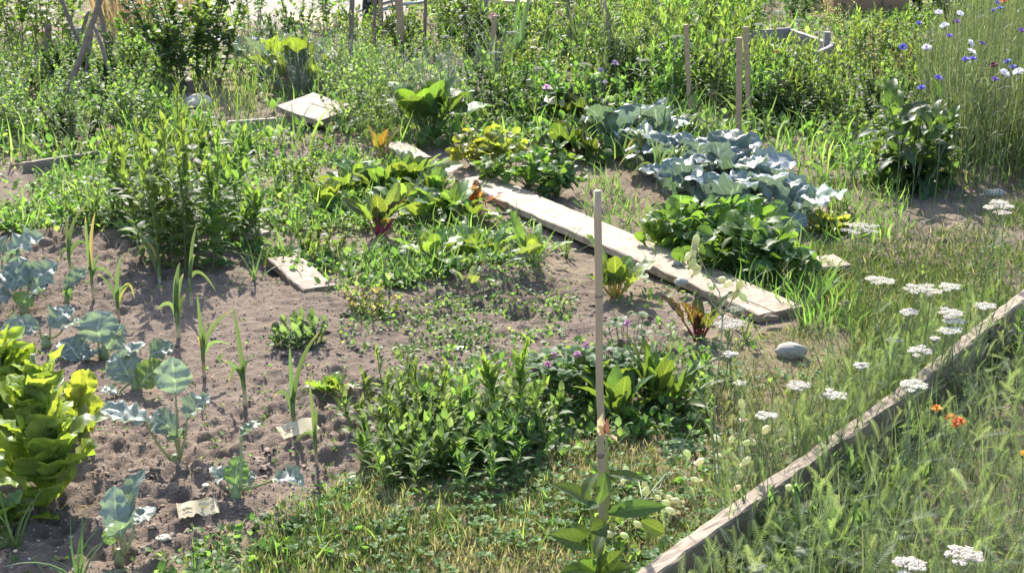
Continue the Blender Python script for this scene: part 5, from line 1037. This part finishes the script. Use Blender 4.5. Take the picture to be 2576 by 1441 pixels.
# marigolds
def bloom(name, label, cat, u, v, h, d, cols, layers=3, np_=13, up=(0, -.4, .9), mat='petal', cen=None, group=None, stemlen=None, leaf_=True, flat_=(5, 70)):
    c = P(u, v, h); b = np.array([c[0] + rng.normal(0, .02), c[1] + .01, 0]); b[2] = float(gz(b[0], b[1])); r = thing(name, label, cat, b, group); q = c - b; n_ = nrm(np.asarray(up, float) + .15 * rng.standard_normal(3)); x = nrm(np.cross(n_, [1, .2, .1])); y = np.cross(n_, x)
    sm = MB(); sm.tube(curve((0, 0, -.02), q - n_ * .002, 0, 8, rng.normal(0, .02, 3)), .0014, (.15, .2, .09), 4, False); V, F, t_ = ico(1, 2, .05, 1); sm.add(V * d * .14 + q - n_ * d * .16, F, (.12, .16, .07))
    pm = MB()
    for l_ in range(layers):
        a = np.arange(np_) * 2 * PI / np_ + rng.random(np_) * .4; e = math.radians(flat_[0] + (flat_[1] - flat_[0]) * l_ / max(1, layers - 1)); dr = np.cos(e) * (np.cos(a)[:, None] * x + np.sin(a)[:, None] * y) + math.sin(e) * n_
        pm.inst(SMALL, np.tile(q, (np_, 1)), dr, np.tile(n_, (np_, 1)), d / 2 * (1 - .18 * l_) * (.85 + .3 * rng.random(np_)), pick(cols, np_, .15), 1.1)
    pm.build('petals', M[mat], r)
    if cen: cm = MB(); k = 18; dr = nrm(n_ + .6 * rng.standard_normal((k, 3))); cm.inst(SMALL, np.tile(q, (k, 1)), dr, rng.standard_normal((k, 3)), d * .22, pick([cen], k)); cm.build('flower_centre', M[mat], r)
    if leaf_:
        k = 5; t = .2 + .6 * rng.random(k); sm.inst(GRASS, q * t[:, None], rdir(k, 30, 75), UP, .05, pick([(.09, .14, .05)], k), .8)
    sm.build('stem', M['stem'], r); return r
OR = [(.75, .22, .015), (.62, .13, .01), (.8, .33, .02)]
for (u, v, lab) in [(2356, 1028, 'single orange marigold, topmost of the orange flowers'), (2392, 1052, 'orange marigold in the middle of the lower three'), (2415, 1060, 'orange marigold at the right end of the lower three'), (2402, 1066, 'lowest orange marigold, touching its two neighbours')]:
    bloom('marigold', lab, 'marigold', u, v, .22, .031, OR, 3, 11, group='orange marigolds')
bloom('marigold', 'yellow marigold cut by the right picture edge', 'marigold', 2574, 1143, .24, .026, [(.8, .5, .03)], 3, 11)
for (u, v, lab) in [(2425, 1240, 'drooping orange-tinged bud in the near bed'), (2430, 1330, 'pale yellow-green seed head low in the near bed')]:
    bloom('spent_bloom', lab, 'bud', u, v, .2, .022, [(.45, .35, .12), (.4, .38, .15)], 2, 8, flat_=(50, 85))
# ---------------------------------------------------------------- cornflowers
CF = [(2060, 410), (2210, 300), (2420, 160), (2700, 60), (2950, 80), (2950, 470), (2420, 470), (2200, 470)]
mb = MB()
u, v, p = scatter(6500, [[(2290, 330), (2420, 130), (2560, 60), (2950, 60), (2950, 475), (2420, 462), (2330, 420)]], 2200, 2950, 40, 480); k = len(p)
hh = .34 + .38 * rng.random(k)
mb.inst(leaf(4, 1, .006, .3, .8, 0, .12, .3), p, rdir(k, 74, 90), rng.standard_normal((k, 3)), hh, pick([(.07, .125, .04), (.10, .16, .055), (.13, .17, .09), (.055, .095, .035)], k), 1.1)
u, v, p2 = scatter(15000, [[(2290, 330), (2420, 130), (2560, 60), (2950, 60), (2950, 475), (2420, 462), (2330, 420)]], 2200, 2950, 40, 480); k = len(p2); p2[:, 2] += .45 * rng.random(k)
mb.inst(GRASS2, p2, rdir(k, 30, 85), rng.standard_normal((k, 3)), .06 + .12 * rng.random(k), pick([(.09, .14, .06), (.13, .18, .085), (.16, .20, .12)], k), 1.2)
tag(mb.build('cornflower_stems', M['grass']), 'dense thicket of thin grey-green cornflower stems at the right', 'stems', kind='stuff')
WH, BL, PU, MR = [(.88, .86, .88), (.8, .76, .82)], [(.15, .16, .62), (.2, .2, .7), (.11, .12, .5)], [(.22, .08, .4), (.3, .15, .5)], [(.16, .015, .07)]
FLW = [(2362, 33, WH, 'white cornflower at the upper left of the white pair near the top'), (2415, 36, WH, 'white cornflower at the right of the pair near the top'), (2376, 66, WH, 'white cornflower just under the top white pair'), (2441, 110, WH, 'white cornflower in the middle of the patch, right of the lilac tinted one'), (2444, 132, WH, 'half turned white cornflower above the big blue one'), (2331, 121, WH, 'leftmost white cornflower, with a pink centre'), (2526, 185, WH, 'lowest white cornflower, left of the one at the picture edge'), (2562, 182, WH, 'white cornflower at the right picture edge'),
       (2312, 60, BL, 'blue cornflower, topmost of those at the left'), (2272, 119, BL, 'leftmost blue cornflower, low over the dark plants'), (2388, 91, BL, 'violet-blue cornflower below the white pair'), (2448, 149, BL, 'brightest blue cornflower in the centre of the patch'), (2428, 151, BL, 'small blue cornflower touching the brightest one'), (2534, 156, BL, 'blue cornflower above the lowest white one'), (2498, 28, BL, 'large blue cornflower at the top right'), (2516, 22, BL, 'blue cornflower right of the large one at the top'), (2508, 8, BL, 'blue cornflower at the top edge beside the orange flower'), (2360, 197, BL, 'deep blue cornflower alone at the lower left of the patch'), (2548, 170, BL, 'dark blue cornflower between two white ones at the right'), (2318, 222, BL, 'faded blue cornflower beneath the lower left one'),
       (2408, 55, PU, 'small purple cornflower right of the upper white ones'), (2503, 201, PU, 'lilac spidery cornflower below the maroon one'), (2470, 110, PU, 'faint purple cornflower right of the middle white one'), (2570, 78, PU, 'purplish cornflower at the right edge, upper'), (2500, 165, MR, 'single dark maroon cornflower')]
for (u, v, c, lab) in FLW:
    bloom('cornflower', lab, 'cornflower', u, v, .66 + .06 * rng.random(), .048 if c is WH else .037, c, 2, 14, (rng.normal(0, .25), -.3, .95), cen=(.3, .12, .4) if 'pink' in lab else ((.2, .1, .4) if c is BL else None), group='cornflowers of the patch', flat_=(0, 28))
bloom('calendula', 'orange flower at the top edge right of the blue cornflowers', 'flower', 2526, 3, .6, .055, OR, 3, 12)
# other flowers among the far herbs
for (u, v, d, c, lab, h) in [(1375, 222, .06, [(.6, .25, .5), (.7, .4, .6)], 'pink mallow flower low in the far herbs', .25), (1548, 160, .05, [(.45, .25, .5), (.55, .35, .55)], 'pale purple mallow flower by the tied bamboo cane', .35), (1512, 178, .04, [(.35, .25, .45)], 'faded mauve flower left of the purple mallow', .35), (1600 - 78, 208, .035, [(.5, .4, .5)], 'small whitish mauve flower under the purple mallow', .3), (1240, 44, .08, [(.55, .2, .18), (.6, .35, .3)], 'coral pink flower head behind the short orange-brown stake', .4), (2010 - 57, 130, .03, [(.6, .3, .05)], 'tiny orange flower between the tall weeds', .4)]:
    bloom('mallow', lab, 'flower', u, v, h, d, c, 2, 8)
# ---------------------------------------------------------------- background planting
proto('tall', mat='leaf', nst=7, h=.62, spread=.14, lean=.25, tpl=LANCE, nleaf=32, L=.105, e0=-15, e1=72, nbr=2, wide=1.0, cols=[(.085, .155, .03), (.07, .13, .028), (.11, .18, .035), (.13, .19, .05)], tipcol=(.14, .21, .04), r=.003)
proto('bush', mat='leaf', nst=8, h=.36, spread=.15, lean=.5, tpl=OVATE, nleaf=18, L=.064, e0=-10, e1=65, nbr=2, r=.003)
proto('pea', mat='leaf', nst=8, h=.62, spread=.20, lean=.2, tpl=ROUND, nleaf=30, L=.055, e0=-20, e1=60, nbr=2, r=.0025, cols=[(.075, .135, .04), (.09, .15, .06), (.11, .17, .05), (.15, .2, .05)])
proto('airy', mat='leaf', nst=12, h=.40, spread=.16, lean=.5, tpl=OVATE, nleaf=16, L=.036, e0=0, e1=70, nbr=3, brl=.5, r=.002, cols=[(.09, .15, .04), (.11, .175, .05), (.13, .18, .08)])
proto('fine', mat='leaf', nst=9, h=.36, spread=.15, lean=.6, tpl=FEATH2, nleaf=6, L=.10, e0=10, e1=70, nbr=0, r=.0025, cols=[(.08, .13, .04), (.1, .16, .045)])
proto('grey', mat='silver', nst=42, h=.40, spread=.18, lean=.55, tpl=GRASS2, nleaf=14, L=.07, e0=45, e1=85, nbr=1, r=.0022, cols=[(.21, .25, .21), (.27, .30, .26), (.17, .21, .17)], wide=1.5, scol=(.25, .28, .2))
proto('cane', mat='leaf', nst=4, h=1.0, spread=.12, lean=.2, tpl=OVATE, nleaf=30, L=.085, e0=-30, e1=45, nbr=2, start=.2, r=.0045, scol=(.2, .17, .1), taper=.2)
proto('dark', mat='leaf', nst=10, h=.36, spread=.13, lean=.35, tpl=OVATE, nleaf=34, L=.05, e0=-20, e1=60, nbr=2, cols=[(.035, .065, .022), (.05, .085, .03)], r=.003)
g1 = 'tall herbs behind the cabbages'
proto('slim', mat='leaf', nst=9, h=.62, spread=.13, lean=.25, tpl=LANCE, nleaf=40, L=.06, e0=5, e1=75, nbr=2, wide=.75, cols=[(.10, .15, .06), (.085, .135, .045), (.13, .17, .08)], tipcol=(.16, .2, .09), r=.0026)
proto('wide', mat='leaf', nst=5, h=.6, spread=.12, lean=.3, tpl=OVATE, nleaf=22, L=.105, e0=-25, e1=55, nbr=1, cols=[(.06, .12, .025), (.08, .145, .03), (.05, .095, .025)], r=.0035)
def mixed(sp, hs, lab, grp, where):
    ks = rng.choice(3, len(sp), p=[.5, .3, .2])
    for i_, (kk, nm, ad) in enumerate((('tall', 'tall_herb', 'lance-leafed'), ('slim', 'slim_herb', 'slim grey-green narrow-leafed'), ('wide', 'broad_herb', 'darker broad-leafed'))):
        plant_many(kk, nm, lab % ad, 'herb', [s for s, q_ in zip(sp, ks) if q_ == i_], hs, 2, grp + ', ' + ad)
mixed(spots([(1560, 20), (1860, 60), (1850, 290), (1600, 285), (1500, 200)], .26), (.7, 1.05), '%s herb in the stand behind the cabbages and stakes', g1, '')
plant_many('tall', 'tall_herb', 'lower lance-leafed herb in front of the raised bed, right of the stakes', 'herb', spots([(1850, 225), (2080, 235), (2110, 320), (1900, 318)], .2), (.55, .75), 2, 'lower herbs in front of the raised bed')
mixed(spots([(1060, -60), (2060, -60), (2060, 60), (1560, 70), (1480, 180), (1150, 120)], .36), (.6, 1.0), '%s herb in the far bed at the top of the picture', 'tall herbs of the far bed', '')
plant_many('bush', 'bushy_herb', 'low bushy green herb in the mixed bed between the lavender and the stakes', 'herb', spots([(1270, 150), (1500, 190), (1560, 310), (1330, 320), (1230, 270)], .32), (.6, 1.0), 3, 'bushy herbs by the lavender')
plant_many('bush', 'bushy_herb', 'small green bush growing in the rough weeds around the raised bed', 'herb', spots([(2130, 90), (2330, 60), (2260, 330), (2120, 440), (2120, 300)], .34), (.4, .7), 3, 'small bushes by the raised bed')
plant_many('bush', 'bushy_herb', 'leafy green herb in front of the planter box at the top right', 'herb', spots([(2020, 62), (2400, 62), (2420, 95), (2040, 95)], .34), (.3, .5), 2, 'herbs in front of the planter box')
plant_many('bush', 'bushy_herb', 'green herb at the top right behind the cornflowers', 'herb', spots([(2330, -60), (2760, -60), (2760, 60), (2330, 60)], .5), (.6, .9), 2, 'herbs behind the cornflowers')
plant_many('pea', 'pea_plant', 'climbing pea plant with round leaves around the tepee poles', 'pea', spots([(20, 190), (330, 190), (400, 280), (330, 345), (120, 375), (-60, 340)], .27), (.36, .62), 3, 'pea plants around the tepee')
plant_many('cane', 'raspberry_cane', 'raspberry cane with drooping leaves at the top left', 'raspberry', spots([(-120, 60), (120, 60), (150, 170), (-120, 200)], .42), (.75, 1.0), 2, 'raspberry canes at the top left')
plant_many('bush', 'bushy_herb', 'leafy weed between the tepee and the currant bush', 'weed', spots([(330, 110), (420, 120), (430, 210), (380, 240), (340, 170)], .3), (.7, 1.0), 2, 'weeds beside the tepee')
plant_many('bush', 'bushy_herb', 'light green weed between the peas and the tall weed clump', 'weed', spots([(330, 290), (440, 300), (500, 360), (560, 420), (260, 410), (330, 350)], .25), (.4, .7), 3, 'light green weeds behind the tall clump')
plant_many('bush', 'bushy_herb', 'bright weed below the currant bush and the rhubarb', 'weed', spots([(640, 170), (900, 150), (720, 235), (650, 240)], .3), (.5, .8), 3, 'weeds below the rhubarb')
plant_many('bush', 'bushy_herb', 'low weed along the thin edging board', 'weed', spots([(560, 370), (700, 370), (880, 400), (640, 440)], .25), (.25, .4), 2, 'low weeds by the edging board')
plant_many('cane', 'raspberry_cane', 'thin raspberry cane before the gravel, right of the currant bush', 'raspberry', spots([(590, 70), (860, 60), (880, 150), (640, 150)], .55), (.55, .8), 2, 'raspberry canes before the gravel')
plant_many('airy', 'airy_herb', 'small-leafed airy herb around the grey lavender', 'herb', spots([(860, 230), (970, 220), (960, 370), (890, 340)], .24), (.6, 1.0), 2, 'airy herbs around the lavender')
plant_many('bush', 'bushy_herb', 'leafy herb under the far stakes, behind the lavender', 'herb', spots([(880, 90), (1200, 80), (1200, 160), (900, 200)], .33), (.5, .9), 2, 'herbs under the far stakes')
plant_many('grey', 'silver_herb', 'silvery wormwood between the rhubarb and the tilted plank', 'wormwood', [tuple(P(*q)[:2]) for q in [(760, 245), (820, 235), (800, 200)]], (.8, 1.0), 1, 'silvery wormwood plants')
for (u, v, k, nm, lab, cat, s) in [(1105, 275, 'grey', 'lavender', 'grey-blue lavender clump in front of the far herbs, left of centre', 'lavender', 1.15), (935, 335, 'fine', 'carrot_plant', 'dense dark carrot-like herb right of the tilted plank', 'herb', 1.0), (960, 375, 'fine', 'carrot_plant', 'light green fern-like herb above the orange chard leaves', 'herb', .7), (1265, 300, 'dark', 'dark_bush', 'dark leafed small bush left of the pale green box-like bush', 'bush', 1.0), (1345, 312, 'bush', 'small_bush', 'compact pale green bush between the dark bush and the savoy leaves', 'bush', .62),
        (2020, 320, 'dark', 'dark_bush', 'dark shaded bush to the right of the square stakes', 'bush', .9), (2110, 345, 'dark', 'dark_bush', 'low dark bush below the raised bed corner', 'bush', .6), (1930, 300, 'dark', 'dark_bush', 'dark shaded bush at the foot of the tall herbs, behind the stakes', 'bush', 1.0), (2190, 200, 'tall', 'red_weed', 'reddish drying weed at the left edge of the cornflowers', 'weed', .75), (180, 365, 'dark', 'shade_toned_weed', 'shaded dark growth at the foot of the pea tepee', 'pea', .8)]:  # shade at the herb stand and tepee feet is put into dark leaf colour
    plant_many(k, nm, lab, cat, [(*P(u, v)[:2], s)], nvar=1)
herb('feathery_grass', 'fine yellow-green feathery fennel right of the cream stones', 'fennel', (592, 300), seed=801, nst=40, h=.32, spread=.17, lean=.3, tpl=GRASS2, nleaf=18, L=.09, e0=50, e1=85, cols=[(.19, .24, .05), (.24, .25, .06), (.15, .22, .05)], scol=(.2, .24, .06), r=.0018, wide=.7)
herb('dill', 'feathery blue-green dill at the right of the strawberry clump', 'dill', (1935, 640), mat='leaf', seed=802, nst=6, h=.20, spread=.03, lean=.5, tpl=FEATH2, nleaf=8, L=.06, cols=[(.10, .15, .08)], scol=(.15, .2, .1), r=.0012)
# pale seed heads, leek-like blades and dead stalks that break up the far beds
for i, (u, v, h_) in enumerate([(1245, 160, .5), (1350, 200, .45), (1470, 190, .5), (1620, 180, .6), (1700, 120, .6), (1820, 130, .6), (1910, 90, .5), (1960, 60, .5), (2010, 80, .45), (2060, 110, .4), (1290, 110, .6), (1120, 120, .6)]):
    yarrow('cream flower head of wild umbel in the far herb beds', u, v - 30, 26 + 8 * rng.random(), h_, (rng.normal(0, .03), 0), 'cream wild umbels in the far beds', (.55, .55, .38), .3)
proto('blade', mat='grass', nst=1, h=.04, spread=.01, lean=.1, tpl=leaf(5, 2, .03, .35, .8, .4, .3, .8), nleaf=14, L=.42, e0=50, e1=85, start=.0, taper=.2, cols=[(.075, .13, .055), (.10, .155, .07)])
plant_many('blade', 'leek_clump', 'clump of blue-green leek blades standing among the far herbs', 'leek', [tuple(P(*q)[:2]) for q in [(1375, 215), (1290, 195), (1470, 240), (1445, 175), (1530, 250), (1250, 240)]], (.9, 1.4), 2, 'leek clumps among the far herbs')
proto('stalk', mat='leaf', nst=6, h=.62, spread=.13, lean=.3, tpl=SMALL, nleaf=20, L=.022, e0=20, e1=75, nbr=3, brl=.4, start=.4, cols=[(.28, .24, .13), (.22, .2, .10), (.2, .22, .1)], scol=(.26, .22, .12), r=.002)
plant_many('stalk', 'dead_stalk', 'straw coloured seeded stalks rising from the far beds', 'stalks', [tuple(P(*q)[:2]) for q in [(930, 200), (1000, 230), (1150, 200), (1240, 260), (1400, 270), (1700, 250), (1950, 210), (2150, 180), (2200, 260), (850, 240), (640, 240), (420, 220), (2080, 120)]], (.5, .9), 2, 'seeded stalks of the far beds')
plant_many('dark', 'gap_shade_herb', 'dark green shaded herb among the lighter far plants', 'herb', [tuple(P(*q)[:2]) for q in [(60, 260), (300, 250), (1010, 130), (1210, 140), (1330, 120), (1480, 140), (1600, 250), (1760, 240), (2230, 320), (2350, 60), (700, 150), (210, 240)]], (.8, 1.2), 2, 'shade-coloured herbs of the far beds')  # dark leaf colour stands for the shaded gaps between the far plants
# currant bush
cb = herb('currant_bush', 'dense dark currant bush standing in front of the gravel', 'bush', (490, 222), seed=803, nst=11, h=.78, spread=.16, lean=.32, tpl=ROUND, nleaf=52, L=.055, e0=-25, e1=50, nbr=5, cols=[(.05, .09, .025), (.07, .12, .03), (.09, .14, .03)], tipcol=(.17, .20, .04), scol=(.12, .09, .05), r=.006, taper=.2)
# dry grass in the far left corner
mb = MB()
u, v, p = scatter(2600, [[(260, -40), (480, -40), (480, 110), (330, 130), (230, 60)]], 200, 520, -50, 140); k = len(p)
mb.inst(leaf(4, 1, .008, .3, .8, 0, .15, .6), p, rdir(k, 65, 90), rng.standard_normal((k, 3)), .3 + .4 * rng.random(k), pick([(.30, .24, .16), (.26, .18, .12), (.36, .3, .2)], k), 1.5)
u, v, p = scatter(3200, [[(260, -40), (480, -40), (480, 110), (330, 130), (230, 60)]], 200, 520, -50, 140); k = len(p); p[:, 2] += .25 + .4 * rng.random(k)
mb.inst(SMALL, p, rdir(k, 0, 90), rng.standard_normal((k, 3)), .02 + .02 * rng.random(k), pick([(.27, .18, .13), (.34, .26, .17)], k))
tag(mb.build('dry_grass', M['grass']), 'tall dry reddish grass and dock at the far left before the blue tub', 'grass', kind='stuff')
# dried reddish stems by the cornflowers
for i, (u, v) in enumerate([(2230, 190), (2275, 215), (2310, 190), (2200, 170)]):
    herb('dry_weed', ['dead brown weed stalk left of the cornflowers, nearest the path', 'dead brown weed stalk right beside the cornflower stems', 'dead brown weed stalk under the blue cornflowers', 'dead brown weed stalk furthest left, by the raised bed'][i], 'weed', (u, v), seed=820 + i, nst=5, h=.34, spread=.08, lean=.3, tpl=SMALL, nleaf=26, L=.028, cols=[(.15, .08, .04), (.12, .10, .04), (.2, .12, .06)], scol=(.15, .09, .05))
# ---------------------------------------------------------------- light
EL, AZ = math.radians(39), math.radians(-11)
sv = Vector((math.sin(AZ) * math.cos(EL), math.cos(AZ) * math.cos(EL), math.sin(EL)))
sl = bpy.data.lights.new('sun', 'SUN'); sl.energy = 4.4; sl.angle = math.radians(.53); sl.color = (1, .95, .86)
so = bpy.data.objects.new('sun', sl); COL.objects.link(so); so.location = sv * 40; so.rotation_euler = sv.to_track_quat('Z', 'Y').to_euler()
w = bpy.data.worlds.new('World'); sc.world = w; w.use_nodes = True; nt = w.node_tree; bg = nt.nodes['Background']
sk = nt.nodes.new('ShaderNodeTexSky'); sk.sky_type = 'NISHITA'; sk.sun_disc = False; sk.sun_elevation = EL; sk.sun_rotation = AZ % (2 * PI); sk.dust_density = 1.5
nt.links.new(sk.outputs[0], bg.inputs[0]); bg.inputs[1].default_value = .15
sc.view_settings.view_transform = 'Standard'; sc.view_settings.look = 'None'; sc.view_settings.exposure = 1.46; sc.view_settings.gamma = 1
sc.cycles.max_bounces = 6; sc.cycles.diffuse_bounces = 4; sc.cycles.transmission_bounces = 4; sc.cycles.glossy_bounces = 2
